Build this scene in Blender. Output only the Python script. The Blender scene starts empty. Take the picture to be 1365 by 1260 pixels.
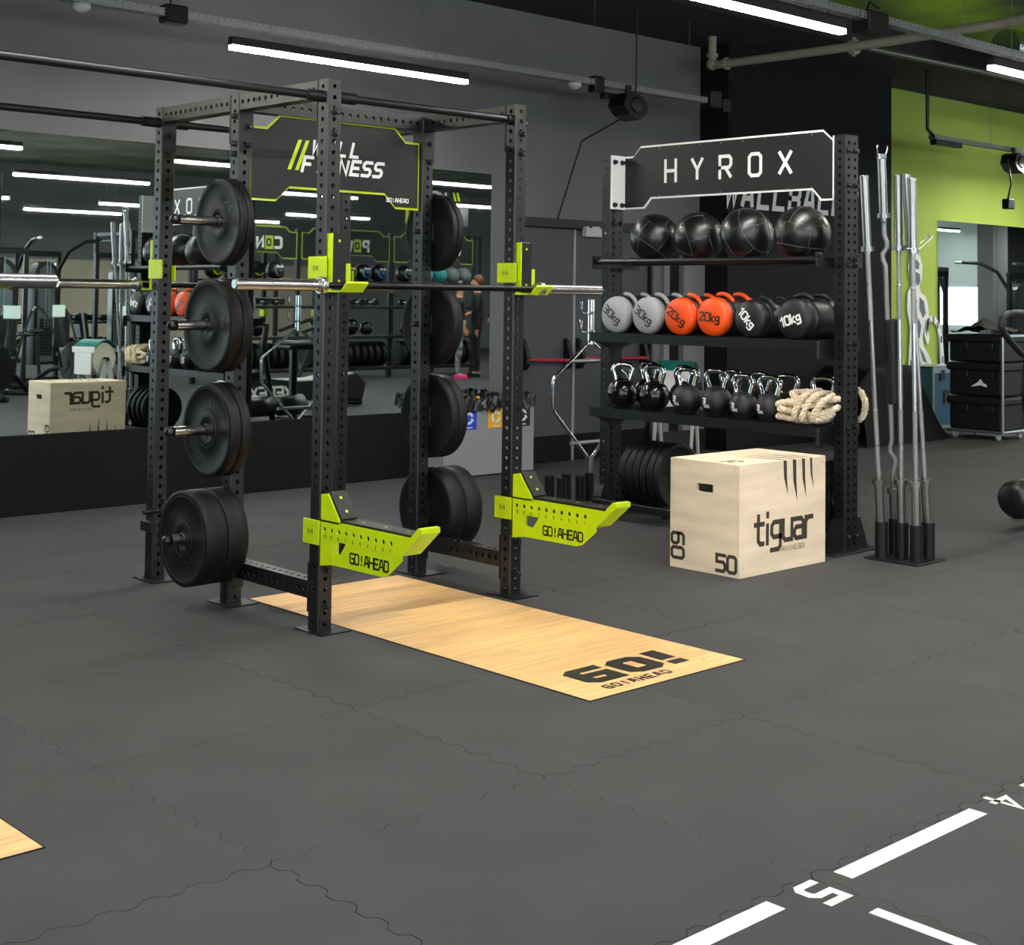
import bpy, bmesh, math, random
from mathutils import Vector, Matrix
random.seed(7)
PI = math.pi
C = bpy.context.scene.collection
sc = bpy.context.scene

# ------------------------------------------------------------ camera, world, exposure
def setup_camera():
    f, yaw, pitch, roll, sx, sy, hc = 1890.9578, -43.4047, 2.7706, 0.7305, 21.22, -326.0988, 1.4965
    y, p, r = map(math.radians, (yaw, pitch, roll))
    fw = Vector((-math.sin(y)*math.cos(p), math.cos(y)*math.cos(p), math.sin(p)))
    rt = Vector((math.cos(y), math.sin(y), 0)); up = rt.cross(fw)
    r2 = rt*math.cos(r)+up*math.sin(r); u2 = -rt*math.sin(r)+up*math.cos(r)
    cd = bpy.data.cameras.new('camera'); co = bpy.data.objects.new('camera', cd); C.objects.link(co)
    m = Matrix((r2, u2, -fw)).transposed().to_4x4(); m.translation = Vector((0, 0, hc))
    co.matrix_world = m
    cd.sensor_width = 36; cd.sensor_fit = 'HORIZONTAL'; cd.lens = f/1365*36
    cd.shift_x = -sx/1365; cd.shift_y = sy/1365; cd.clip_start = .05; cd.clip_end = 200
    sc.camera = co
setup_camera()
sc.view_settings.view_transform = 'Standard'; sc.view_settings.look = 'None'
sc.view_settings.gamma = 1; sc.view_settings.use_curve_mapping = False
sc.view_settings.exposure = 1.9
w = bpy.data.worlds.new('world'); sc.world = w; w.use_nodes = True
w.node_tree.nodes['Background'].inputs[0].default_value = (.84, .93, 1, 1)
w.node_tree.nodes['Background'].inputs[1].default_value = 1.9
sc.cycles.max_bounces = 8; sc.cycles.glossy_bounces = 6; sc.cycles.diffuse_bounces = 4
sc.cycles.use_denoising = True
sc.cycles.sample_clamp_indirect = 6
LAMP = 44.0          # radiance of the pendant diffusers

# ------------------------------------------------------------ materials
def lin(c):
    if isinstance(c, str):
        c = [int(c[i:i+2], 16)/255 for i in (0, 2, 4)]
    return tuple((x/12.92 if x <= .04045 else ((x+.055)/1.055)**2.4) for x in c)+(1,)
MATS = {}
def mat(name, col, rough=.5, metal=0, var=0, vscale=20, bump=0, bscale=200, emit=0, coat=0, spec=None, col2=None, stretch=None, rnd=0, alpha=None):
    if name in MATS: return MATS[name]
    m = bpy.data.materials.new(name); m.use_nodes = True; nt = m.node_tree; N = nt.nodes; L = nt.links
    b = N['Principled BSDF']
    b.inputs['Base Color'].default_value = lin(col); b.inputs['Roughness'].default_value = rough
    b.inputs['Metallic'].default_value = metal
    if coat: b.inputs['Coat Weight'].default_value = coat
    if spec is not None: b.inputs['Specular IOR Level'].default_value = spec
    tc = N.new('ShaderNodeTexCoord')
    src = tc.outputs['Object']
    if stretch:
        mp = N.new('ShaderNodeMapping'); mp.inputs['Scale'].default_value = stretch
        L.new(src, mp.inputs[0]); src = mp.outputs[0]
    cur = None
    if var or col2:
        n = N.new('ShaderNodeTexNoise'); n.inputs['Scale'].default_value = vscale; n.inputs['Detail'].default_value = 5
        L.new(src, n.inputs['Vector'])
        r = N.new('ShaderNodeValToRGB'); r.color_ramp.elements[0].position = .35; r.color_ramp.elements[1].position = .65
        c = lin(col)
        if col2: r.color_ramp.elements[0].color = c; r.color_ramp.elements[1].color = lin(col2)
        else:
            r.color_ramp.elements[0].color = tuple(max(0, x*(1-var)) for x in c[:3])+(1,)
            r.color_ramp.elements[1].color = tuple(min(1, x*(1+var)) for x in c[:3])+(1,)
        L.new(n.outputs['Fac'], r.inputs[0]); cur = r.outputs[0]; L.new(cur, b.inputs['Base Color'])
    if rnd:
        oi = N.new('ShaderNodeObjectInfo'); hs = N.new('ShaderNodeHueSaturation')
        mr = N.new('ShaderNodeMapRange'); mr.inputs['To Min'].default_value = 1-rnd; mr.inputs['To Max'].default_value = 1+rnd
        L.new(oi.outputs['Random'], mr.inputs[0]); L.new(mr.outputs[0], hs.inputs['Value'])
        if cur: L.new(cur, hs.inputs['Color'])
        else: hs.inputs['Color'].default_value = lin(col)
        L.new(hs.outputs[0], b.inputs['Base Color'])
    if bump:
        n2 = N.new('ShaderNodeTexNoise'); n2.inputs['Scale'].default_value = bscale; n2.inputs['Detail'].default_value = 3
        L.new(src, n2.inputs['Vector'])
        bp = N.new('ShaderNodeBump'); bp.inputs['Strength'].default_value = bump; bp.inputs['Distance'].default_value = .002
        L.new(n2.outputs['Fac'], bp.inputs['Height']); L.new(bp.outputs[0], b.inputs['Normal'])
    if emit:
        b.inputs['Emission Color'].default_value = lin(col); b.inputs['Emission Strength'].default_value = emit
    MATS[name] = m
    return m
M = {}
def dm(k, *a, **kw): M[k] = mat(k, *a, **kw)
dm('rubber', '3e3e3f', .78, var=.10, vscale=2.2, bump=.35, bscale=420, rnd=.05, spec=.35)
dm('rubber_gap', '0c0c0c', .9)
dm('frame', '0e0e0f', .34, spec=.5, var=.12, vscale=30, bump=.15, bscale=600)
dm('frame2', '101113', .42, spec=.32, var=.1, vscale=30, bump=.1, bscale=600)
dm('lime', 'b9d400', .38, var=.03, vscale=20)
dm('lime_dark', '8fa816', .4)
dm('uhmw', '0f1011', .45, spec=.35)
dm('steel', 'b2b2b0', .27, metal=1, var=.06, vscale=60)
dm('chrome', 'cfd1d3', .12, metal=1)
dm('sleeve_steel', '8f8f8d', .3, metal=1, var=.05, vscale=40)
dm('knurl', '9b9c9c', .42, metal=1, bump=.5, bscale=1800)
dm('oxide', '1a1a1b', .3, metal=.8)
dm('bolt', '3a3a3c', .35, metal=.7)
dm('plate', '0c0c0d', .52, var=.15, vscale=60, bump=.15, bscale=300, spec=.28)
dm('plate_line', '28282a', .45)
dm('cap', '0b0b0c', .3)
dm('white', 'e9e9e6', .45)
dm('grey_print', 'c6c8c8', .55)
dm('panel', '151616', .5, spec=.35, var=.06, vscale=10)
dm('wall', '666768', .85, var=.05, vscale=1.4, bump=.1, bscale=120)
dm('wall_light', '77787a', .85, var=.04, vscale=1.5)
dm('wall_black', '0d0f13', .75, spec=.25, var=.08, vscale=2)
dm('wall_green', 'a0b850', .8, var=.05, vscale=1.2)
dm('wall_white', 'd4e6e6', .8, var=.04, vscale=1.2)
dm('ceil', '1f2021', .9, var=.25, vscale=1.3)
dm('ceil_green', '5c6a44', .5, col2='a9dc2c', vscale=.9, bump=.6, bscale=9)
dm('ceil_olive', '4a4d42', .6, col2='6f7560', vscale=1.1, bump=.6, bscale=9)
dm('dark_panel', '0a0b0b', .7, spec=.2, var=.1, vscale=4)
dm('door', '3d4046', .6, var=.05, vscale=2)
dm('door_trim', '17181a', .6)
dm('red', 'a01c34', .35)
dm('ply', 'efd9ba', .6, var=.09, vscale=2.2, stretch=(1, 1, 6), bump=.06, bscale=120)
dm('ply_print', '3b3628', .7)
dm('wood', 'eebf80', .42, var=.14, vscale=5, stretch=(.6, 9, 1), rnd=.10)
dm('wood_print', '26241f', .4)
dm('grey_metal', '8f9092', .55, var=.04, vscale=3)
dm('bag', '101012', .28, bump=.8, bscale=18)
dm('blue', '1c47c8', .4); dm('yellow', 'eab01a', .4); dm('black', '0a0a0b', .4)
dm('leather', '0b0b0c', .33, bump=.25, bscale=60, spec=.6)
dm('seam', '555558', .5)
dm('orange', 'f0500f', .42, bump=.2, bscale=14)
dm('fab_grey', 'a0a2a3', .5, bump=.4, bscale=14)
dm('fab_black', '0e0e10', .48, bump=.4, bscale=18)
dm('fab_black2', '08080a', .7, spec=.2, bump=.8, bscale=7, var=.2, vscale=5)
dm('kettle', '0a0a0b', .18, bump=.1, bscale=200)
dm('kettle2', '121213', .5, bump=.1, bscale=200)
dm('rope', 'd9c7ab', .85, var=.12, vscale=60)
dm('tray', '8b8e8f', .4, metal=.7)
dm('lamp_case', '101011', .5)
dm('lamp', 'fffbf4', .4, emit=LAMP)
dm('lamp_side', 'fffbf4', .4, emit=7.0)
dm('pipe', '8f8878', .55)
dm('duct', 'a9b2b6', .25, metal=1, bump=.6, bscale=25)
dm('cable', '141416', .5)
dm('wire', '77797b', .4, metal=.8)
dm('mirror', 'd9e6e4', .012, metal=1)
dm('line', 'e4e6e6', .5, var=.03, vscale=30)
dm('plastic_grey', 'b4b6b2', .5)
dm('tealc', '16756a', .45)
dm('paper', 'cfc9b9', .7)
dm('beige', 'a89e8c', .7)
dm('case_blue', '2f5d7a', .4)
dm('alu', 'aeb9c0', .3, metal=.9)
dm('case_black', '0c0c0d', .55, bump=.2, bscale=60)
dm('pink', 'f02a8a', .5); dm('skin', 'c58a6c', .5); dm('hair', '5a2f18', .6)
dm('shirt', '1a1b20', .8); dm('camo', '3a3b3e', .8, col2='9a9a9c', vscale=14); dm('trouser', '121214', .8)
dm('teal_ball', '2f8f95', .5); dm('blue_ball', '2b7fb0', .5); dm('grey_ball', '6a7276', .5)
dm('glass_light', 'dff0ff', .3, emit=3.0)
dm('warm_light', 'ffe2b8', .3, emit=1.6)
dm('screen', 'a9b8ae', .3, emit=.25)
dm('decal_dark', '5b6a6c', .6)

# ------------------------------------------------------------ mesh builder
WL = {}
def wl(o): return WL.get(o.name, Vector((0, 0, 0))) if o else Vector((0, 0, 0))
class MB:
    def __init__(s): s.v = []; s.f = []; s.s = []; s.m = []; s.cm = 0; s.T = None
    def _a(s, pts):
        n = len(s.v)
        for p in pts:
            p = Vector(p)
            if s.T: p = s.T @ p
            s.v.append(p)
        return n
    def face(s, idx, smooth=False): s.f.append(tuple(idx)); s.s.append(smooth); s.m.append(s.cm)
    def quad(s, a, b, c, d, smooth=False):
        n = s._a((a, b, c, d)); s.face((n, n+1, n+2, n+3), smooth)
    def poly(s, pts):
        n = s._a(pts); s.face(range(n, n+len(pts)))
    def box(s, x0, x1, y0, y1, z0, z1, ch=0):
        if ch <= 0:
            n = s._a([(x, y, z) for z in (z0, z1) for x, y in ((x0, y0), (x1, y0), (x1, y1), (x0, y1))])
            for q in ((0, 3, 2, 1), (4, 5, 6, 7), (0, 1, 5, 4), (1, 2, 6, 5), (2, 3, 7, 6), (3, 0, 4, 7)): s.face([n+i for i in q])
            return s
        c = min(ch, (x1-x0)*.45, (y1-y0)*.45, (z1-z0)*.45)
        def ring(i, z):
            return [(x0+i+c, y0+i, z), (x1-i-c, y0+i, z), (x1-i, y0+i+c, z), (x1-i, y1-i-c, z), (x1-i-c, y1-i, z), (x0+i+c, y1-i, z), (x0+i, y1-i-c, z), (x0+i, y0+i+c, z)]
        rs = [ring(c*.7, z0), ring(0, z0+c), ring(0, z1-c), ring(c*.7, z1)]
        n = s._a([p for r in rs for p in r])
        for k in range(3):
            for i in range(8):
                j = (i+1) % 8; s.face((n+k*8+i, n+k*8+j, n+k*8+8+j, n+k*8+8+i))
        s.face([n+i for i in range(7, -1, -1)]); s.face([n+24+i for i in range(8)])
        return s
    def prism(s, pts, d):     # planar outline extruded by vector d
        d = Vector(d); k = len(pts); n = s._a([Vector(p) for p in pts]+[Vector(p)+d for p in pts])
        s.face([n+i for i in range(k-1, -1, -1)]); s.face([n+k+i for i in range(k)])
        for i in range(k):
            j = (i+1) % k; s.face((n+i, n+j, n+k+j, n+k+i))
        return s
    def lathe(s, prof, o, axis, n=32, caps=True, ref=None, sharp=()):  # prof: (radius, distance along axis)
        o = Vector(o); a = Vector(axis).normalized()
        u = a.orthogonal().normalized() if ref is None else (Vector(ref)-a*Vector(ref).dot(a)).normalized()
        v = a.cross(u); base = None; prev = None
        for k, (r, h) in enumerate(prof):
            ringp = [o+a*h+(u*math.cos(2*PI*i/n)+v*math.sin(2*PI*i/n))*max(r, 1e-5) for i in range(n)]
            if prev is not None:
                b1 = s._a(prev); b2 = s._a(ringp)
                for i in range(n):
                    j = (i+1) % n; s.face((b1+i, b1+j, b2+j, b2+i), True)
            prev = ringp
            if k == 0 and caps and r > 1e-4:
                b = s._a(ringp); s.face([b+i for i in range(n-1, -1, -1)])
            if k == len(prof)-1 and caps and r > 1e-4:
                b = s._a(ringp); s.face([b+i for i in range(n)])
        return s
    def slathe(s, prof, o, axis, n=32):   # shared rings: smooth profile
        o = Vector(o); a = Vector(axis).normalized(); u = a.orthogonal().normalized(); v = a.cross(u)
        b = s._a([o+a*h+(u*math.cos(2*PI*i/n)+v*math.sin(2*PI*i/n))*max(r, 1e-5) for r, h in prof for i in range(n)])
        for k in range(len(prof)-1):
            for i in range(n):
                j = (i+1) % n; s.face((b+k*n+i, b+k*n+j, b+k*n+n+j, b+k*n+n+i), True)
        if prof[0][0] > 1e-4: s.face([b+i for i in range(n-1, -1, -1)])
        if prof[-1][0] > 1e-4: s.face([b+(len(prof)-1)*n+i for i in range(n)])
        return s
    def cyl(s, a, b, r, n=16, r2=None):
        a = Vector(a); b = Vector(b)
        return s.lathe([(r, 0), (r if r2 is None else r2, (b-a).length)], a, b-a, n)
    def tube(s, pts, r, n=10, closed=False):   # swept tube with shared rings
        pts = [Vector(p) for p in pts]; k = len(pts)
        if not closed and k <= 14 and not isinstance(r, (list, tuple)):
            q = [pts[0]]
            for i in range(k-1):
                a_, b_ = pts[i], pts[i+1]; l_ = (b_-a_).length
                if l_ > 6*r: q += [a_.lerp(b_, 1.4*r/l_), a_.lerp(b_, 1-1.4*r/l_)]
                q.append(b_)
            pts = q; k = len(pts)
        rr = r if isinstance(r, (list, tuple)) else [r]*k
        rings = []; u = None
        for i, p in enumerate(pts):
            if closed: t = (pts[(i+1) % k]-pts[i-1])
            else: t = (pts[min(i+1, k-1)]-pts[max(i-1, 0)])
            t.normalize()
            if u is None: u = t.orthogonal().normalized()
            else:
                u = u-t*u.dot(t)
                if u.length < 1e-6: u = t.orthogonal()
                u.normalize()
            v = t.cross(u); rings += [p+(u*math.cos(2*PI*j/n)+v*math.sin(2*PI*j/n))*rr[i] for j in range(n)]
        b = s._a(rings)
        for i in range(k if closed else k-1):
            i2 = (i+1) % k
            for j in range(n):
                j2 = (j+1) % n; s.face((b+i*n+j, b+i*n+j2, b+i2*n+j2, b+i2*n+j), True)
        if not closed:
            s.face([b+j for j in range(n-1, -1, -1)]); s.face([b+(k-1)*n+j for j in range(n)])
        return s
    def ball(s, c, r, n=24, sq=(1, 1, 1)):
        c = Vector(c); m = n//2
        b = s._a([(c.x+sq[0]*r*math.sin(PI*i/m)*math.cos(2*PI*j/n), c.y+sq[1]*r*math.sin(PI*i/m)*math.sin(2*PI*j/n), c.z+sq[2]*r*math.cos(PI*i/m)) for i in range(m+1) for j in range(n)])
        for i in range(m):
            for j in range(n):
                j2 = (j+1) % n; s.face((b+i*n+j, b+(i+1)*n+j, b+(i+1)*n+j2, b+i*n+j2), True)
        return s
    def holed(s, o, u, v, W, cols, L, pitch, r, start=None, thick=.004, nside=3):
        """perforated sheet: origin corner o, width W along u, length L along v, hole rows every pitch at the offsets cols"""
        o = Vector(o); u = Vector(u).normalized(); v = Vector(v).normalized(); nn = u.cross(v)
        rows = int(L/pitch+1e-6); cell0 = (L-rows*pitch)/2 if start is None else start-pitch/2
        def P(a, b, d=0): return o+u*a+v*b-nn*d
        if cell0 > 1e-5: s.quad(P(0, 0), P(W, 0), P(W, cell0), P(0, cell0))
        edges = [0]+[(cols[i]+cols[i+1])/2 for i in range(len(cols)-1)]+[W]
        b1 = cell0
        for k in range(rows):
            b0 = cell0+k*pitch; b1 = b0+pitch
            if b1 > L+1e-6: b1 = b0; break
            for ci, c in enumerate(cols):
                x0, x1 = edges[ci], edges[ci+1]; cy = (b0+b1)/2
                rim = []
                for (ax, ay, bx, by) in ((x0, b0, x1, b0), (x1, b0, x1, b1), (x1, b1, x0, b1), (x0, b1, x0, b0)):
                    for q in range(nside): rim.append((ax+(bx-ax)*q/nside, ay+(by-ay)*q/nside))
                k2 = len(rim)
                circ = []
                for q in range(k2):
                    an = -3*PI/4+2*PI*q/k2; circ.append((c+r*math.cos(an), cy+r*math.sin(an)))
                n = s._a([P(*p) for p in rim]+[P(*p) for p in circ]+[P(p[0], p[1], thick) for p in circ])
                for q in range(k2):
                    q2 = (q+1) % k2
                    s.face((n+q, n+q2, n+k2+q2, n+k2+q)); s.face((n+k2+q, n+k2+q2, n+2*k2+q2, n+2*k2+q), True)
        if L-b1 > 1e-5: s.quad(P(0, b1), P(W, b1), P(W, L), P(0, L))
        return s
    def mesh(s, name, mats, org=Vector((0, 0, 0))):
        me = bpy.data.meshes.new(name)
        me.from_pydata([tuple(p-org) for p in s.v], [], s.f)
        me.polygons.foreach_set('use_smooth', s.s); me.polygons.foreach_set('material_index', s.m)
        for m_ in (mats if isinstance(mats, (list, tuple)) else [mats]): me.materials.append(M[m_] if isinstance(m_, str) else m_)
        me.update(); return me
    def build(s, name, mats, parent=None, org=None):
        o0 = Vector(org) if org is not None else wl(parent)
        o = bpy.data.objects.new(name, s.mesh(name, mats, o0)); C.objects.link(o)
        if parent: o.parent = parent; o.location = o0-wl(parent)
        else: o.location = o0
        WL[o.name] = o0
        return o
def root(name, loc, label, cat, group=None):
    o = bpy.data.objects.new(name, None); C.objects.link(o); o.location = loc; WL[o.name] = Vector(loc)
    o.empty_display_size = .1
    return tag(o, label, cat, group)
def tag(o, label, cat, group=None, kind=None):
    o['label'] = label; o['category'] = cat
    if group: o['group'] = group
    if kind: o['kind'] = kind
    return o
def struct(o, label=None):
    o['kind'] = 'structure'
    if label: o['label'] = label
    return o
def copy_tree(o, parent=None, loc=None, rot=None, label=None, group=None):
    c = o.copy(); C.objects.link(c)
    if parent is not None: c.parent = parent
    for ch in o.children: copy_tree(ch, c)
    if loc is not None: c.location = loc; WL[c.name] = Vector(loc)
    if rot is not None: c.rotation_euler = rot
    if label: c['label'] = label
    if group: c['group'] = group
    return c

# ------------------------------------------------------------ stroke lettering (flat print)
F = {
 'A': [[(0, 0), (1.2, 6), (2.8, 6), (4, 0)], [(.6, 2), (3.4, 2)]], 'B': [[(0, 0), (0, 6), (3.3, 6), (4, 5.2), (4, 3.8), (3.3, 3), (0, 3)], [(3.3, 3), (4, 2.2), (4, .8), (3.3, 0), (0, 0)]],
 'C': [[(4, 6), (.8, 6), (0, 5.2), (0, .8), (.8, 0), (4, 0)]], 'D': [[(0, 0), (0, 6), (3.2, 6), (4, 5.2), (4, .8), (3.2, 0), (0, 0)]],
 'E': [[(4, 6), (0, 6), (0, 0), (4, 0)], [(0, 3), (3.4, 3)]], 'F': [[(4, 6), (0, 6), (0, 0)], [(0, 3), (3.2, 3)]],
 'G': [[(4, 6), (.8, 6), (0, 5.2), (0, .8), (.8, 0), (4, 0), (4, 3), (2, 3)]], 'H': [[(0, 0), (0, 6)], [(4, 0), (4, 6)], [(0, 3), (4, 3)]],
 'I': [[(2, 0), (2, 6)]], 'K': [[(0, 0), (0, 6)], [(3.8, 6), (.6, 3), (4, 0)]], 'L': [[(0, 6), (0, 0), (3.8, 0)]], 'N': [[(0, 0), (0, 6), (4, 0), (4, 6)]],
 'M': [[(0, 0), (0, 6), (2, 2.5), (4, 6), (4, 0)]],
 'O': [[(.8, 6), (0, 5.2), (0, .8), (.8, 0), (3.2, 0), (4, .8), (4, 5.2), (3.2, 6), (.8, 6)]], 'P': [[(0, 0), (0, 6), (3.3, 6), (4, 5.2), (4, 3.4), (3.3, 2.6), (0, 2.6)]],
 'R': [[(0, 0), (0, 6), (3.3, 6), (4, 5.2), (4, 3.6), (3.3, 2.8), (0, 2.8)], [(2, 2.8), (4, 0)]],
 'S': [[(4, 6), (.8, 6), (0, 5.2), (0, 3.8), (.8, 3), (3.2, 3), (4, 2.2), (4, .8), (3.2, 0), (0, 0)]], 'T': [[(0, 6), (4, 6)], [(2, 6), (2, 0)]],
 'W': [[(0, 6), (.8, 0), (2, 4.5), (3.2, 0), (4, 6)]], 'X': [[(0, 0), (4, 6)], [(0, 6), (4, 0)]], 'Y': [[(0, 6), (2, 2.8), (4, 6)], [(2, 2.8), (2, 0)]], 'U': [[(0, 6), (0, .8), (.8, 0), (3.2, 0), (4, .8), (4, 6)]],
 '!': [[(2, 5.4), (2, 2.8)], [(2, .55), (2, .45)]], '/': [[(1, 0), (3, 6)]], '.': [[(1.6, .4), (2.4, .4)]], '>': [[(0, 6), (3, 3), (0, 0)]], '<': [[(4, 6), (1, 3), (4, 0)]],
 '0': [[(.8, 6), (0, 5.2), (0, .8), (.8, 0), (3.2, 0), (4, .8), (4, 5.2), (3.2, 6), (.8, 6)]], '1': [[(.6, 4.6), (2.2, 6), (2.2, 0)]], '2': [[(0, 5), (.8, 6), (3.2, 6), (4, 5.2), (4, 4), (0, .6), (0, 0), (4, 0)]],
 '3': [[(0, 6), (3.2, 6), (4, 5.2), (4, 3.8), (3.2, 3), (1, 3)], [(3.2, 3), (4, 2.2), (4, .8), (3.2, 0), (0, 0)]], '4': [[(3, 0), (3, 6), (0, 1.8), (4.2, 1.8)]],
 '5': [[(4, 6), (0, 6), (0, 3.4), (3.2, 3.4), (4, 2.6), (4, .8), (3.2, 0), (0, 0)]], '6': [[(3.8, 6), (.8, 6), (0, 5.2), (0, .8), (.8, 0), (3.2, 0), (4, .8), (4, 2.6), (3.2, 3.4), (0, 3.4)]],
 '7': [[(0, 6), (4, 6), (1.4, 0)]], '8': [[(.8, 3), (0, 3.8), (0, 5.2), (.8, 6), (3.2, 6), (4, 5.2), (4, 3.8), (3.2, 3), (.8, 3), (0, 2.2), (0, .8), (.8, 0), (3.2, 0), (4, .8), (4, 2.2), (3.2, 3)]],
 '9': [[(0, 0), (3.2, 0), (4, .8), (4, 5.2), (3.2, 6), (.8, 6), (0, 5.2), (0, 3.4), (.8, 2.6), (4, 2.6)]],
 't': [[(1, 5.6), (1, .7), (1.7, 0), (2.6, 0)], [(0, 4), (2.6, 4)]], 'i': [[(.5, 3.5), (.5, 0)], [(.5, 5.5), (.5, 5.9)]], 'g': [[(3, 1), (.7, 1), (0, 1.7), (0, 3.3), (.7, 4), (3, 4), (3, -.9), (2.3, -1.6), (0, -1.6)]],
 'u': [[(0, 4), (0, .7), (.7, 0), (3, 0)], [(3, 4), (3, 0)]], 'a': [[(0, 4), (2.3, 4), (3, 3.3), (3, 0)], [(3, 2.3), (.6, 2.3), (0, 1.7), (0, .6), (.6, 0), (3, 0)]], 'r': [[(0, 0), (0, 4)], [(0, 3.2), (.9, 4), (2.2, 4)]],
 'k': [[(0, 0), (0, 6)], [(2.8, 4), (.4, 1.9), (3, 0)]],
}
ADV = {'I': 2.6, '!': 2.6, 'i': 1.0, 't': 2.6, 'r': 2.2, '1': 2.6, 'g': 3, 'u': 3, 'a': 3, 'k': 3, '.': 1.4, '/': 3}
def strokes(mb, text, o, u, v, h, thick, shear=0, gap=1.6, center=False, adv=None, lift=.0006, wx=1):
    """flat letters of cap height h; thick and gap are in sixths of h. returns the width"""
    o = Vector(o); u = Vector(u).normalized(); v = Vector(v).normalized(); n = u.cross(v); k = h/6
    def width(t): return sum(((adv if adv else ADV.get(ch, 4))+gap+thick*.0)*k if ch != ' ' else 3.2*k for ch in t)-gap*k
    x = -width(text)/2/k if center else 0
    lv = 0
    for ch in text:
        if ch == ' ': x += 3.2; continue
        for pl in F[ch]:
            lv += 1
            pts = [Vector((p[0]+x+p[1]*shear, p[1], 0)) for p in pl]
            closed = (pts[0]-pts[-1]).length < 1e-6
            if closed: pts = pts[:-1]
            m = len(pts); L_, R_ = [], []
            for i in range(m):
                d1 = (pts[i]-pts[i-1]) if (i > 0 or closed) else (pts[1]-pts[0])
                d2 = (pts[(i+1) % m]-pts[i]) if (i < m-1 or closed) else d1
                d1 = d1.normalized(); d2 = d2.normalized()
                n1 = Vector((-d1.y, d1.x, 0)); n2 = Vector((-d2.y, d2.x, 0)); mt = (n1+n2)
                if mt.length < .2: mt = n1
                mt.normalize(); sc_ = min(1.8, 1/max(.3, mt.dot(n1)))
                ext = Vector((0, 0, 0))
                if not closed and i == 0: ext = -d1*thick*.5*(1 if m > 2 or True else 0)
                if not closed and i == m-1: ext = d1*thick*.5
                if ch in 'AXYWKNVM<>' or (ch == 'R' and len(pl) == 2): ext *= .25
                L_.append(pts[i]+mt*thick*.5*sc_+ext*0+ (ext if True else ext)); R_.append(pts[i]-mt*thick*.5*sc_+ext)
            def W3(p): return o+u*(p.x*k*wx)+v*(p.y*k)+n*(lift+lv*.00002)
            for i in range(m if closed else m-1):
                j = (i+1) % m
                mb.quad(W3(R_[i]), W3(R_[j]), W3(L_[j]), W3(L_[i]))
        x += (adv if adv else ADV.get(ch, 4))+gap
    return x*k

X_, Y_, Z_ = Vector((1, 0, 0)), Vector((0, 1, 0)), Vector((0, 0, 1))
GCX = 10.4
WY = 9.2            # the mirrored wall
RX0, RX1, RY0 = -4.0, 30.0, -12.0

# ------------------------------------------------------------ lamps (the room's lights)
def pendant(x0, x1, y, z=3.1, ceil=4.3, label=None):
    r = root('pendant_lamp', ((x0+x1)/2, y, z), label, 'lamp', 'linear pendant lamps under the ceiling')
    b = MB(); b.box(x0, x1, y-.028, y+.028, z+.03, z+.085, .003); b.build('housing', 'lamp_case', r)
    b = MB(); b.box(x0+.004, x1-.004, y-.027, y+.027, z+.0005, z+.0298); b.cm = 1; b.quad((x0+.004, y-.026, z), (x0+.004, y+.026, z), (x1-.004, y+.026, z), (x1-.004, y-.026, z)); b.build('diffuser', ['lamp_side', 'lamp'], r)
    for q in (.15, .85):
        b = MB(); xx = x0+(x1-x0)*q; b.cyl((xx, y, z+.08), (xx, y, ceil), .0018, 6); b.build('wire', 'wire', r)
    return r
NEARL = 'black linear pendant lamp'
pendant(4.94, 7.0, 8.1, 3.1, 4.05, NEARL+' in front of the grey wall above the mirror')
pendant(.9, 2.98, 8.1, 3.1, 4.05, 'unseen linear pendant lamp added to light the green wall section left of the mirrors')  # out-of-view lamp, added so the green wall is bright in the posts' sheen
pendant(15.7, 17.8, 8.0, 3.1, 4.3, 'black linear pendant lamp beyond the frame edge, before the green wall mirror')
pendant(5.2, 7.2, 4.87, 3.1, 4.3, NEARL+' at the top edge, to the left of the pipe')
pendant(8.97, 10.97, 4.87, 3.1, 4.3, NEARL+' cut by the frame edge before the green ceiling')
WALLY = 9.2
lamp_rows = [(2.7, [1.0, 4.8, 8.7, 12.5, 16.3]), (-.9, [.8, 4.6, 8.35, 12.2, 16.0]), (4.87, [1.4, 12.75, 16.5]),
             (-6.0, [4.6, 8.4, 12.2, 16.3]), (-9.0, [8.2, 12.1, 16.0]), (1.6, [20.5, 24.5, 27.4]), (5.6, [20.5, 24.5]), (4.6, [27.4]), (-4.2, [20.5, 24.5])]  # the lamps nearest the right wall are added to brighten its white paint
ORD = ['first', 'second', 'third', 'fourth', 'fifth', 'sixth', 'seventh', 'eighth', 'ninth', 'tenth', 'eleventh']
for ri, (yy, xs) in enumerate(lamp_rows):
    for xi_, x0 in enumerate(xs):
        pendant(x0, x0+2.08, yy, 3.1, 4.3, 'linear ceiling lamp in the mirrors, %s along the %s row from the mirror wall' % (ORD[xi_], ORD[sorted({-r[0] for r in lamp_rows}).index(-yy)]))

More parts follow.
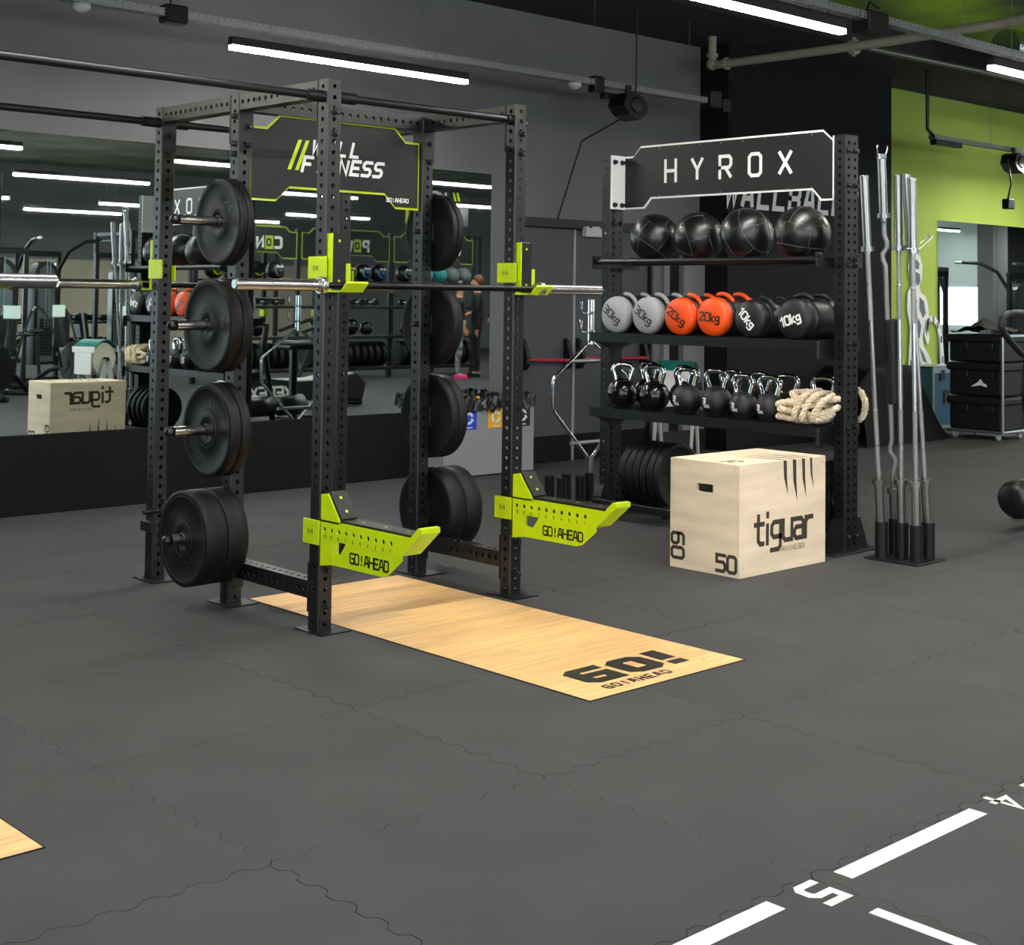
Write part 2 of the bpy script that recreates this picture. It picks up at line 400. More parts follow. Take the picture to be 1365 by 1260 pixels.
# ------------------------------------------------------------ floor of interlocking mats
GX0, GX1, GY0, GY1 = .14, 18.14, -2.785, 9.215
b = MB()
for (x0, x1, y0, y1) in ((RX0, RX1, RY0, GY0), (RX0, GX0, GY0, GY1), (GX1, RX1, GY0, GY1)): b.box(x0, x1, y0, y1, -.1, 0)
b.box(RX0, RX1, GY1, 9.45, -.1, 0); b.box(GX0, GX1, GY0, GY1, -.1, -.012)
floor = struct(b.build('floor', ['rubber', 'rubber_gap']))
def edge_wave(t):   # jigsaw edge: flat-topped waves, 8 teeth a metre
    ph = (t*8) % 1.0; a = math.sin(2*PI*ph)
    return .0125*max(-1, min(1, a*1.7))
def mat_outline():
    n = 96; s = .9974; pts = []
    for i in range(n): t = i/n; pts.append((t-.5, -.5+edge_wave(t)))
    for i in range(n): t = i/n; pts.append((.5+edge_wave(t), t-.5))
    for i in range(n): t = 1-i/n; pts.append((t-.5, .5+edge_wave(t)))
    for i in range(n): t = 1-i/n; pts.append((-.5+edge_wave(t), t-.5))
    return [(x*s, y*s) for x, y in pts]
b = MB(); o2 = mat_outline(); b.prism([(x, y, -.0115) for x, y in o2], (0, 0, .0115))
mat_me = b.mesh('floor_mat', 'rubber')
nx, ny = 18, 12
for i in range(nx):
    for j in range(ny):
        o = bpy.data.objects.new('floor_mat', mat_me); C.objects.link(o); o.parent = floor
        o.location = (GX0+.5+i+random.uniform(-.0006, .0006), GY0+.5+j+random.uniform(-.0006, .0006), random.uniform(-.0006, 0))
        o.rotation_euler.z = random.uniform(-.0006, .0006)

# ------------------------------------------------------------ walls and ceiling
b = MB()
b.box(2.95, 8.26, 9.215, 9.45, 0, 4.05); b.box(8.26, 8.6, 9.2, 9.45, 0, 2.56); b.box(8.26, 8.6, 9.215, 9.45, 2.56, 4.05)
b.box(8.6, 10.38, 9.215, 9.45, 2.21, 4.05); b.box(10.38, 11.1, 9.215, 9.45, 0, 4.05)
wall_back = struct(b.build('wall_back', 'wall'))
b = MB(); b.box(RX0, 2.95, 9.215, 9.45, 0, 4.05); b.build('painted_section', 'wall_green', wall_back)
b = MB()
b.box(10.52, 10.6, 9.17, 9.215, .1, 2.2); b.box(10.78, 11.1, 9.14, 9.215, 0, 2.2)
b.build('pilaster', 'wall_light', wall_back)
b = MB(); b.box(10.62, 10.76, 9.19, 9.215, 0, 2.1); b.build('pilaster_recess', 'wall_black', wall_back)
b = MB(); b.box(RX0, 8.26, 9.185, 9.215, 0, .53); struct(b.build('baseboard_back', 'dark_panel'))
b = MB(); b.box(8.27, 8.6, 9.175, 9.2, 0, .09); b.box(10.38, 11.1, 9.12, 9.14, 0, .2); struct(b.build('baseboard_right', 'door_trim'))
xs = [-3.55, -2.1, -.65, .8, 2.25, 3.7, 5.15, 6.62, 8.255]
for i in range(len(xs)-1):
    b = MB(); b.box(xs[i]+.0015, xs[i+1]-.0015, 9.2, 9.212, .533, 2.56); b.build('mirror_pane', 'mirror', wall_back)
# double door with push bars
door = struct(bpy.data.objects.new('door_1', None)); C.objects.link(door); door.location = (9.33, 9.24, 0); WL[door.name] = Vector((9.33, 9.24, 0))
for (x0, x1) in ((8.63, 9.32), (9.335, 10.36)):
    b = MB(); b.box(x0+.01, x1-.01, 9.235, 9.28, .01, 2.12, .004); lf = b.build('door_leaf', 'door', door)
    b = MB(); b.box(x0+.012, x1-.012, 9.231, 9.236, .01, .24); b.build('kick_plate', 'dark_panel', lf)
    b = MB(); b.cyl((x0+.05, 9.16, .935), (x1-.08, 9.16, .92), .016, 12); b.build('push_bar', 'red', lf)
    for xx in (x0+.03, x1-.12):
        b = MB(); b.prism([(xx, 9.235, .84), (xx, 9.235, 1.12), (xx, 9.19, 1.08), (xx, 9.145, .96), (xx, 9.145, .9), (xx, 9.19, .84)], (.045, 0, 0)); b.build('bar_bracket', 'cap', lf)
b = MB(); b.box(9.315, 9.34, 9.225, 9.25, 0, 2.12); b.build('astragal', 'grey_metal', door)
b = MB(); b.box(9.42, 9.72, 9.17, 9.235, 2.06, 2.14, .008); b.box(9.4, 9.44, 9.15, 9.2, 2.1, 2.15); b.box(9.5, 9.6, 9.165, 9.175, 2.14, 2.155); b.build('door_closer', 'plastic_grey', door)
b = MB(); b.box(8.6, 10.4, 9.19, 9.25, 2.13, 2.21); b.box(8.6, 8.63, 9.2, 9.26, 0, 2.13); b.box(10.36, 10.39, 9.2, 9.26, 0, 2.13); b.build('door_frame', 'door_trim', door)
b = MB(); b.box(8.6, 10.4, 9.3, 9.45, 0, 2.21); b.build('door_backing', 'black', door)
# black wallball block, green wall
b = MB(); b.box(11.1, 14.05, 8.85, 9.45, 0, 4.06); wb = struct(b.build('wall_black', 'wall_black'))
xx = 11.06
for ch in 'WALLBALLS': b = MB(); strokes(b, ch, (xx, 8.848, 2.435), X_, Z_, .24, 1.35, .17); xx += .262; b.build('wall_letter', 'grey_print', wb)
b = MB(); b.box(14.05, RX1, 9.215, 9.45, 0, 4.03); wg = struct(b.build('wall_green', 'wall_green'))
for x0 in (15.64, 17.1, 18.56, 20.0, 21.5, 23):
    b = MB(); b.box(x0, x0+1.455, 9.2, 9.213, .533, 2.5); b.build('mirror_pane', 'mirror', wg)
b = MB(); b.box(15.6, RX1, 9.19, 9.215, 0, .53); struct(b.build('baseboard_green_wall', 'dark_panel'))
b = MB(); b.box(RX0, RX1, 7.95, 9.45, 4.05, 4.95); struct(b.build('ceiling_soffit', 'ceil'))
b = MB(); b.box(RX0, GCX, RY0, 7.95, 4.3, 5.0); struct(b.build('ceiling', 'ceil'))
b = MB(); b.box(GCX, RX1, 4.6, 7.95, 4.3, 5.0); struct(b.build('ceiling_green', 'ceil_green'))
b = MB(); b.box(GCX, RX1, RY0, 4.6, 4.3, 5.0); struct(b.build('ceiling_olive', 'ceil_olive'))
def portal(loc, rot, sx, sy):
    l = bpy.data.lights.new('window_portal', 'AREA'); l.shape = 'RECTANGLE'; l.size = sx; l.size_y = sy; l.energy = 1; l.cycles.is_portal = True
    o = bpy.data.objects.new('window_portal', l); C.objects.link(o); o.location = loc; o.rotation_euler = rot
def wall_with_windows(name, axis, pos, out, a0, a1, wins, m, z0=.35, z1=3.5):
    """wall slab at pos (thickness towards out) with window openings along the other axis"""
    b = MB(); p0, p1 = sorted((pos, pos+out*.2))
    def bx(u0, u1, za, zb):
        if axis == 'x': b.box(p0, p1, u0, u1, za, zb)
        else: b.box(u0, u1, p0, p1, za, zb)
    e = [a0]+[q for w_ in wins for q in w_]+[a1]
    for i in range(0, len(e), 2): bx(e[i], e[i+1], -.1, 5)
    for u0, u1 in wins: bx(u0, u1, -.1, z0); bx(u0, u1, z1, 5)
    o = struct(b.build(name, m))
    for u0, u1 in wins:
        b = MB(); n_ = max(1, round((u1-u0)/1.3)); q0, q1 = sorted((pos+out*.06, pos+out*.12))
        segs = [(u0, u1, z0, z0+.06), (u0, u1, z1-.06, z1)]+[(u0+(u1-u0)*i/n_-.025, u0+(u1-u0)*i/n_+.025, z0, z1) for i in range(n_+1)]
        for (c0, c1, za, zb) in segs:
            if axis == 'x': b.box(q0, q1, max(c0, u0), min(c1, u1), za, zb)
            else: b.box(max(c0, u0), min(c1, u1), q0, q1, za, zb)
        b.build('window_frame', 'alu', o)
        if axis == 'x': portal((pos+out*.1, (u0+u1)/2, (z0+z1)/2), (0, PI/2*(1 if out > 0 else -1), 0), z1-z0, u1-u0)
        else: portal(((u0+u1)/2, pos+out*.1, (z0+z1)/2), (PI/2*(1 if out > 0 else -1)*-1 if False else (-PI/2 if out < 0 else PI/2), 0, 0), u1-u0, z1-z0)
    return o
wall_with_windows('wall_left', 'x', RX0, -1, RY0, 9.45, [(-10.5, -7), (-6, -2.5), (-1.5, 2)], 'wall')
wf = wall_with_windows('wall_front', 'y', RY0, -1, RX0-.2, RX1+.2, [(-3.6, .1), (.6, 4.2), (4.7, 8.2), (8.7, 11.6)], 'wall')  # unseen windows, row extended to put more light on sides facing this wall
b = MB(); b.box(10, 22, RY0, RY0+.03, 0, 2.2); b.build('lower_panel', 'beige', wf)
b = MB()
for x0 in (13.2, 14.15, 15.1): b.box(x0, x0+.06, RY0+.03, RY0+.05, .3, 2.1)
b.build('strip_light', 'warm_light', wf)
# right wall with tall windows
wall_with_windows('wall_right', 'x', RX1, 1, RY0, 9.45, [(-9.5, -7.3), (-6.8, -4.6), (-3.5, -.5), (.2, 1.9)], 'wall_white', .9, 1.9)
b = MB(); b.box(26.7, 27.3, 3.6, 3.95, 0, 4.3); struct(b.build('column', 'wall_light'))
b = MB(); b.box(29.93, 30, 2.4, 7.4, .3, 3.3); wp = struct(b.build('wall_panel_dark', 'wall_black'))
b = MB(); strokes(b, 'FITNESS', (29.928, 5.15, 2.02), -Y_, Z_, .26, 1.5, .2, gap=2.2); b.build('wall_lettering', 'white', wp)

# ------------------------------------------------------------ ceiling services
def tray(x0, x1, y, z, label, wires, ceil):
    r = root('cable_tray', ((x0+x1)/2, y, z), label, 'cable tray')
    b = MB(); L = x1-x0
    b.holed((x1, y-.04, z), Y_, -X_, .08, [.022, .058], L, .05, .0105, thick=.0015, nside=2)
    b.box(x0, x1, y+.039, y+.041, z, z+.05); b.holed((x0, y-.0405, z), X_, Z_, L, [.05*(i+.5) for i in range(int(L/.05))], .05, .025, .0085, thick=.0015, nside=1)
    b.build('perforated_channel', 'tray', r)
    for xx in wires:
        b = MB(); b.cyl((xx, y, z), (xx, y, ceil), .0022, 6); b.build('hanger_wire', 'wire', r)
    return r
tray(-1.5, 10.12, 8.35, 3.3, 'long perforated grey cable tray running above the mirror wall', (1.5, 3.2, 5.0, 6.76, 8.65, 9.9), 4.05)
tray(4.5, 20, 5.1, 3.3, 'perforated grey cable tray crossing under the green ceiling', (5.5, 7.05, 9.0, 11.2), 4.3)
tray(14.0, 19.5, 8.31, 3.3, 'short pale cable tray in front of the green wall', (15.3, 17.5), 4.05)
def speaker(x, y, z, label, s=1.0):
    r = root('speaker', (x, y, z), label, 'speaker')
    b = MB(); b.T = Matrix.Translation((x, y, z-.12)) @ Matrix.Rotation(math.radians(12), 4, 'Y') @ Matrix.Diagonal((s, s, s, 1))
    b.prism([(-.16, -.1, -.05), (-.14, -.1, .06), (-.08, -.1, .1), (.08, -.1, .1), (.15, -.1, .05), (.16, -.1, -.04), (.08, -.1, -.12), (-.06, -.1, -.11)], (0, .2, 0)); b.build('cabinet', 'cap', r)
    b = MB(); b.T = Matrix.Translation((x, y-.105*s, z-.12)); b.slathe([(.001, 0), (.06*s, .005), (.075*s, .0)], (0, 0, 0), -Y_, 20); b.build('grille', 'bolt', r)
    b = MB(); b.box(x-.03, x+.03, y-.01, y+.01, z-.06, z+.06); b.build('bracket', 'cap', r)
    return r
speaker(9.03, 8.3, 3.28, 'black hexagonal speaker hanging from the tray over the doors', .95)
speaker(15.75, 8.25, 3.28, 'black rounded speaker hanging in front of the green wall', .95)
def tagm(b, name, m, loc, label, cat, group=None): return tag(b.build(name, m, None, loc), label, cat, group)
b = MB(); b.tube([(9.13, 8.3, 4.05), (9.13, 8.3, 3.35), (9.1, 8.28, 3.28)], .007, 8); b.tube([(9.08, 8.32, 3.1), (9.07, 8.9, 2.9), (9.07, 9.2, 2.2)], .008, 8)
tagm(b, 'speaker_cable', 'cable', (9.13, 8.3, 3.3), 'thin black cable dropping past the hexagonal speaker', 'cable')
b = MB(); b.box(4.58, 4.74, 8.29, 8.41, 3.26, 3.38, .01); b.tube([(4.6, 8.28, 3.35), (4.58, 8.25, 3.43), (4.64, 8.25, 3.4)], .006); tagm(b, 'junction_box', 'cap', (4.65, 8.35, 3.3), 'black junction box on the long tray near the left', 'box')
for (x, lab) in ((4.02, 'white round sensor under the tray left of the junction box'), (8.42, 'white round sensor under the tray left of the hexagonal speaker')):
    b = MB(); b.slathe([(.055, 0), (.055, -.03), (.03, -.05), (.001, -.06)], (x, 8.35, 3.298), Z_, 20); tagm(b, 'sensor', 'plastic_grey', (x, 8.35, 3.3), lab, 'sensor')
b = MB(); b.box(8.62, 8.74, 8.3, 8.4, 3.24, 3.38, .01); b.box(8.76, 8.95, 8.31, 8.39, 3.2, 3.25, .005); tagm(b, 'junction_box', 'cap', (8.7, 8.35, 3.3), 'black junction box on the tray just left of the hexagonal speaker', 'box')
b = MB(); b.box(10.14, 10.3, 8.28, 8.42, 3.26, 3.42, .01); b.box(10.34, 10.45, 8.3, 8.4, 3.24, 3.36, .005); tagm(b, 'junction_box', 'cap', (10.3, 8.35, 3.3), 'black junction box at the end of the long tray by the black wall', 'box')
b = MB(); b.box(7.75, 7.98, 5.04, 5.18, 3.22, 3.36, .01); b.tube([(7.8, 5.1, 3.36), (7.84, 5.1, 3.43), (7.95, 5.1, 3.4)], .007); tagm(b, 'junction_box', 'cap', (7.9, 5.1, 3.3), 'black junction box on the tray under the green ceiling', 'box')
b = MB(); b.box(14.05, 14.6, 8.27, 8.36, 3.24, 3.3, .006); b.tube([(13.9, 8.3, 4.05), (13.9, 8.3, 3.4), (14.1, 8.3, 3.3)], .02, 8); tagm(b, 'cable_duct', 'cap', (14, 8.3, 3.3), 'black cable duct dropping to the tray before the green wall', 'cable')
b = MB(); b.tube([(15.6, 8.25, 3.2), (15.62, 8.22, 2.9), (15.6, 8.25, 2.72)], .012, 8); b.box(15.54, 15.68, 8.2, 8.3, 2.6, 2.72, .01); tagm(b, 'hanging_socket', 'cap', (15.6, 8.25, 2.7), 'black socket block hanging on a cable below the rounded speaker', 'socket')
# sprinkler pipes
pr_ = root('sprinkler_pipe', (10.72, 8.75, 3.8), 'cream pipe that drops by the black wall and runs under the ceiling', 'pipe')
b = MB(); b.cyl((10.72, 8.75, 4.05), (10.72, 8.75, 3.82), .04, 16); b.build('riser', 'pipe', pr_)
b = MB(); b.tube([(10.72, 8.75, 3.77), (10.74, 8.4, 3.77), (10.86, 6.9, 3.79), (10.86, 4, 3.85), (10.86, 0, 3.9)], .042, 14); b.build('run', 'pipe', pr_)
b = MB(); b.ball((10.72, 8.75, 3.78), .06, 16); b.lathe([(.06, 0), (.06, .03)], (10.72, 8.75, 3.85), Z_, 16); b.lathe([(.06, 0), (.06, .03)], (10.735, 8.6, 3.77), -Y_, 16); b.build('elbow', 'pipe', pr_)
b = MB(); b.lathe([(.07, 0), (.07, .06)], (10.86, 7.2, 3.785), Y_, 16); b.cyl((10.86, 7.23, 3.7), (10.86, 7.23, 3.87), .018, 8); b.build('coupling', 'pipe', pr_)
b = MB(); b.tube([(10.95, 7.15, 3.78), (13.2, 7.12, 3.8), (19, 7.1, 3.8)], .026, 10); tagm(b, 'branch_pipe', 'wire', (13, 7.1, 3.8), 'thin grey branch pipe running towards the green wall', 'pipe')
b = MB()
for i in range(15): b.lathe([(.165, 0), (.175, .1), (.165, .2)], (13.2+i*.35, 7.0-.02*i, 4.08), X_, 20)
b.tube([(13.2, 7.0, 4.08), (18.5, 6.7, 4.08)], .165, 18); tagm(b, 'air_duct', 'duct', (13.2, 7.0, 4.0), 'silver foil air duct under the green ceiling', 'duct')
b = MB(); b.box(8.3, 8.75, 7.3, 7.6, 4.0, 4.2, .02); b.box(8.35, 8.45, 7.4, 7.5, 4.2, 4.3); tagm(b, 'ceiling_unit', 'grey_metal', (8.5, 7.45, 4.1), 'small grey unit hanging at the top edge over the speaker', 'ceiling unit')

# ------------------------------------------------------------ power rack rig
PW, RH = .077, 2.468
XL, XR = 3.70, 4.855
YA, YB, YC = 6.715, 5.972, 5.232
def post_mesh(wx, wy, L, colx, coly, m='frame', pitch=.05, r=.0108):
    b = MB(); c = .005
    b.holed((c, 0, 0), X_, Z_, wx-2*c, [q-c for q in colx], L, pitch, r)
    b.holed((wx-c, wy, 0), -X_, Z_, wx-2*c, [q-c for q in colx], L, pitch, r)
    b.holed((0, wy-c, 0), -Y_, Z_, wy-2*c, [q-c for q in coly], L, pitch, r)
    b.holed((wx, c, 0), Y_, Z_, wy-2*c, [q-c for q in coly], L, pitch, r)
    for (a0, a1) in (((c, 0), (0, c)), ((0, wy-c), (c, wy)), ((wx-c, wy), (wx, wy-c)), ((wx, c), (wx-c, 0))):
        b.quad((a0[0], a0[1], 0), (a0[0], a0[1], L), (a1[0], a1[1], L), (a1[0], a1[1], 0))
    b.poly([(c, 0, L), (wx-c, 0, L), (wx, c, L), (wx, wy-c, L), (wx-c, wy, L), (c, wy, L), (0, wy-c, L), (0, c, L)])
    return b.mesh('post', m)
pm = post_mesh(PW, PW, RH, [PW/2], [PW/2])
def link(me, name, parent, loc, rot=(0, 0, 0)):
    o = bpy.data.objects.new(name, me); C.objects.link(o); o.parent = parent
    o.location = Vector(loc)-wl(parent) if parent else loc
    o.rotation_euler = rot; WL[o.name] = Vector(loc); return o
def bolt_mesh(s=1.0):
    b = MB(); b.lathe([(.0185*s, 0), (.0185*s, .004)], (0, 0, 0), Z_, 16); b.lathe([(.0135*s, .004), (.0135*s, .02*s), (.0115*s, .024*s)], (0, 0, 0), Z_, 14, caps=False)
    b.slathe([(.0115*s, .024*s), (.0075*s, .024*s), (.0075*s, .012*s), (.0001, .012*s)], (0, 0, 0), Z_, 6); return b.mesh('bolt', 'bolt')
bm_ = bolt_mesh()
DIRR = {'-x': (0, -PI/2, 0), '+x': (0, PI/2, 0), '-y': (PI/2, 0, 0), '+y': (-PI/2, 0, 0), '+z': (0, 0, 0)}
def bolt(parent, x, y, z, d): return link(bm_, 'bolt', parent, (x, y, z), DIRR[d])
rig = root('power_rack', (XL, YC, 0), 'black perforated steel power rack rig with lime fittings and bumper plates', 'power rack')
bpl = MB(); bpl.box(-.03, PW+.055, -.07, PW+.06, 0, .006); bpm = bpl.mesh('base_plate', 'frame2')
def beam_y(x, y0, y1, z, m='frame', w=PW, h=PW, name='beam'):   # perforated beam along y
    b = MB(); L = y1-y0
    b.holed((x, y1, z), -Y_, Z_, L, [L/2], h, h, .0001) if False else None
    b.holed((x, y1, z+h), -Z_, -Y_, h, [h/2], L, .05, .0108)
    b.holed((x+w, y1, z), Z_, -Y_, h, [h/2], L, .05, .0108)
    b.holed((x, y0, z+h), X_, Y_, w, [w/2], L, .05, .0108)
    b.quad((x, y0, z), (x, y1, z), (x+w, y1, z), (x+w, y0, z))
    return b.build(name, m, rig)
def beam_x(x0, x1, y, z, m='frame', w=PW, h=PW):
    b = MB(); L = x1-x0
    b.holed((x0, y, z+h), -Z_, X_, h, [h/2], L, .05, .0108)
    b.holed((x0, y+w, z), Z_, X_, h, [h/2], L, .05, .0108)
    b.holed((x0, y+w, z+h), -Y_, X_, w, [w/2], L, .05, .0108)
    b.quad((x0, y, z), (x0, y+w, z), (x1, y+w, z), (x1, y, z))
    return b.build('beam', m, rig)
def flange(x0, x1, y0, y1, z0, z1): b = MB(); b.box(x0, x1, y0, y1, z0, z1, .002); return b.build('flange_plate', 'frame2', rig)
for dx in (0, -3.03):
    for px in (XL+dx, XR+dx):
        for py in (YA, YB, YC):
            if dx and py == YB: pass
            link(pm, 'post', rig, (px, py, 0)); link(bpm, 'base_plate', rig, (px, py, 0))
    for px in (XL+dx, XR+dx):
        beam_y(px, YC+PW+.006, YB-.006, RH-PW-.003); beam_y(px, YB+PW+.006, YA-.006, RH-PW-.003)
        beam_y(px, YC+PW+.006, YB-.006, .14)
        for (ya, s_) in ((YC+PW, 1), (YB, -1), (YB+PW, 1), (YA, -1)):
            flange(px-.002, px+PW+.002, min(ya, ya+s_*.006), max(ya, ya+s_*.006), RH-.235, RH-.001)
        for (ya, s_) in ((YC+PW, 1), (YB, -1)):
            flange(px-.002, px+PW+.002, min(ya, ya+s_*.006), max(ya, ya+s_*.006), .08, .3)
    beam_x(XL+dx+PW+.006, XR+dx-.006, YB, RH-PW-.003)
    for (xa, s_) in ((XL+dx+PW, 1), (XR+dx, -1)): flange(min(xa, xa+s_*.006), max(xa, xa+s_*.006), YB-.002, YB+PW+.002, RH-.235, RH-.001)
for px in (XL, XR):
    cx = px+PW/2
    for z in (2.32, 2.22, .27, .11): bolt(rig, cx+.008, YC, z, '-y')
    for z in (2.32, 2.22, .28, .13): bolt(rig, cx+.012, YB-(0 if z > 1 else 0), z, '-y') if px == XR else None
for z in (2.32, 2.22): bolt(rig, XL+PW/2+.01, YA, z, '-y')
for z in (2.31, 2.22): bolt(rig, XL+PW/2+.016, YB-.006, z, '-y')
bolt(rig, XL+PW/2+.02, YB, .145, '-y')
for z in (2.36, 2.225, 2.175): bolt(rig, XL, YB+.03, z, '-x')
for (z) in (2.375,): bolt(rig, XR+PW, YC+.03, z, '+x')
# crossbars between the uprights and out to the neighbouring rack
def pullbar(x0, x1, y, z, fat0, fat1, lab=None):
    b = MB(); b.cyl((x0, y, z), (x1, y, z), .0185, 20); o = b.build('pull_up_bar', 'frame2', rig)
    for (a, c) in ((x0, x0+fat0), (x1-fat1, x1)):
        b = MB(); b.cyl((a, y, z), (c, y, z), .0265, 20); b.build('collar', 'frame2', o)
yb1, yb2, zb = YC+PW/2, YA+PW/2, 2.388
pullbar(XL+PW, XR, yb1, zb+.004, .10, .03); pullbar(XL+PW, XR, yb2, zb, .09, .03)
pullbar(XR-3.03+PW, XL, yb1, zb, .03, .09); pullbar(XR-3.03+PW, XL, yb2, zb, .03, .10)
pullbar(XL-3.03+PW, XR-3.03, yb1, zb, .09, .03); pullbar(XL-3.03+PW, XR-3.03, yb2, zb, .09, .03)
# hole numbers stamped beside the holes
for px, py in ((XL, YC), (XR, YC)):
    b = MB()
    for k in range(8, 44):
        strokes(b, str(k), (px+.008, py, .032+k*.05), X_, Z_, .0095, 1.1, 0)
    b.build('hole_numbers', 'black', rig)['kind'] = 'stuff'

# sign on the rack
def cutpanel(x0, x1, z0, z1, cx0, cx1, cz, slope, y, m, mb=None, yd=.004):
    """outline with stepped corners: ends full low/high, middle raised"""
    t = cz; pts = [(x0, z1-t), (x0+cx0, z1-t), (x0+cx0+slope, z1), (x1-cx0-slope, z1), (x1-cx0, z1-t), (x1, z1-t), (x1, z0), (x1-cx1, z0), (x1-cx1-slope, z0+t), (x0+cx1+slope, z0+t), (x0+cx1, z0), (x0, z0)]
    return [(p[0], y, p[1]) for p in pts]
def inset_step(x0, x1, z0, z1, e, cx0, cx1, t, s, y): return cutpanel(x0+e, x1-e, z0+e, z1-e, cx0-e*.6, cx1-e*.6, t, s, y, None)
sg = root('rack_sign', (4.31, YB+.02, 2.17), 'black sign with lime edge between the rack uprights, italic white lettering', 'sign')
b = MB(); b.prism(cutpanel(XL+PW+.004, XR-.004, 1.955, 2.392, .095, .155, .07, .075, YB+.0305, None), (0, -.006, 0)); b.build('border', 'lime', sg)
b = MB(); b.prism(inset_step(XL+PW+.004, XR-.004, 1.955, 2.392, .011, .095, .155, .07, .075, YB+.024), (0, -.003, 0)); fc = b.build('face', 'panel', sg)
b = MB(); yy = YB+.0205
for k in (0, .045): b.quad((4.0+k, yy, 2.12), (4.022+k, yy, 2.12), (4.085+k, yy, 2.275), (4.063+k, yy, 2.275))
b.build('slashes', 'lime', sg)
b = MB(); strokes(b, 'WELL', (4.145, yy, 2.213), X_, Z_, .066, 1.5, .25, gap=2.2, adv=5.2); strokes(b, 'FITNESS', (4.088, yy, 2.12), X_, Z_, .07, 1.5, .25, gap=2.1, adv=4.35)
strokes(b, 'GO!AHEAD', (4.63, yy, 1.992), X_, Z_, .02, 1.3, 0, gap=1.7, adv=4.0)
b.build('lettering', 'white', sg)

# J-cups with bars, spotter arms: written for the front of the post at (px, py); s=-1 faces the camera side, +1 the mirror side
def jcup(px, py, s=-1):
    j = root('j_cup', (px, py, 1.6), None, 'rack fitting') if False else None
    fy = py if s < 0 else py+PW
    def Y(q): return fy+s*q
    def bx(b, x0, x1, q0, q1, z0, z1, ch=0): b.box(x0, x1, min(Y(q0), Y(q1)), max(Y(q0), Y(q1)), z0, z1, ch)
    r = bpy.data.objects.new('j_hook', None); C.objects.link(r); r.parent = rig; r.location = Vector((px, py, 1.5))-wl(rig); WL[r.name] = Vector((px, py, 1.5))
    b = MB(); bx(b, px-.008, px-.001, -.118, .022, 1.565, 1.665, .002); bx(b, px+PW+.001, px+PW+.007, -.1, .022, 1.553, 1.635)
    bx(b, px+PW-.002, px+PW+.062, .001, .009, 1.553, 1.635, .002); bx(b, px+.01, px+.016, 0, .04, 1.515, 1.768); bx(b, px+.01, px+.096, .001, .01, 1.512, 1.768, .002)
    b.build('bracket', 'lime', r)
    b = MB(); bx(b, px+.017, px+.098, .01, .03, 1.53, 1.77, .003); b.build('front_pad', 'uhmw', r)
    b = MB()
    for z in (1.735, 1.555): b.lathe([(.0065, 0), (.0065, .0015)], (px+.058, Y(.03), z), Vector((0, s, 0)), 12)
    b.build('pad_screw', 'lime', r)
    if s < 0: b = MB(); strokes(b, '5/8', (px-.0082, py+.075, 1.605), -Y_, Z_, .016, 1.1, 0); b.build('size_mark', 'ply_print', r)
    x0, x1 = px+.008, px+.125
    b = MB(); pts = [(0.0, 1.505), (.118, 1.505), (.162, 1.545), (.157, 1.553), (.115, 1.514), (0.0, 1.514)]
    b.prism([(x0, Y(q), z) for q, z in pts], (x1-x0, 0, 0)); b.build('cradle', 'lime', r)
    b = MB(); bx(b, x0+.004, x1-.004, .01, .114, 1.5142, 1.5202); b.build('cradle_pad', 'uhmw', r)
    return r
jcup(XL, YC); jcup(XR, YC); jcup(XL, YA, 1); jcup(XR, YA, 1)
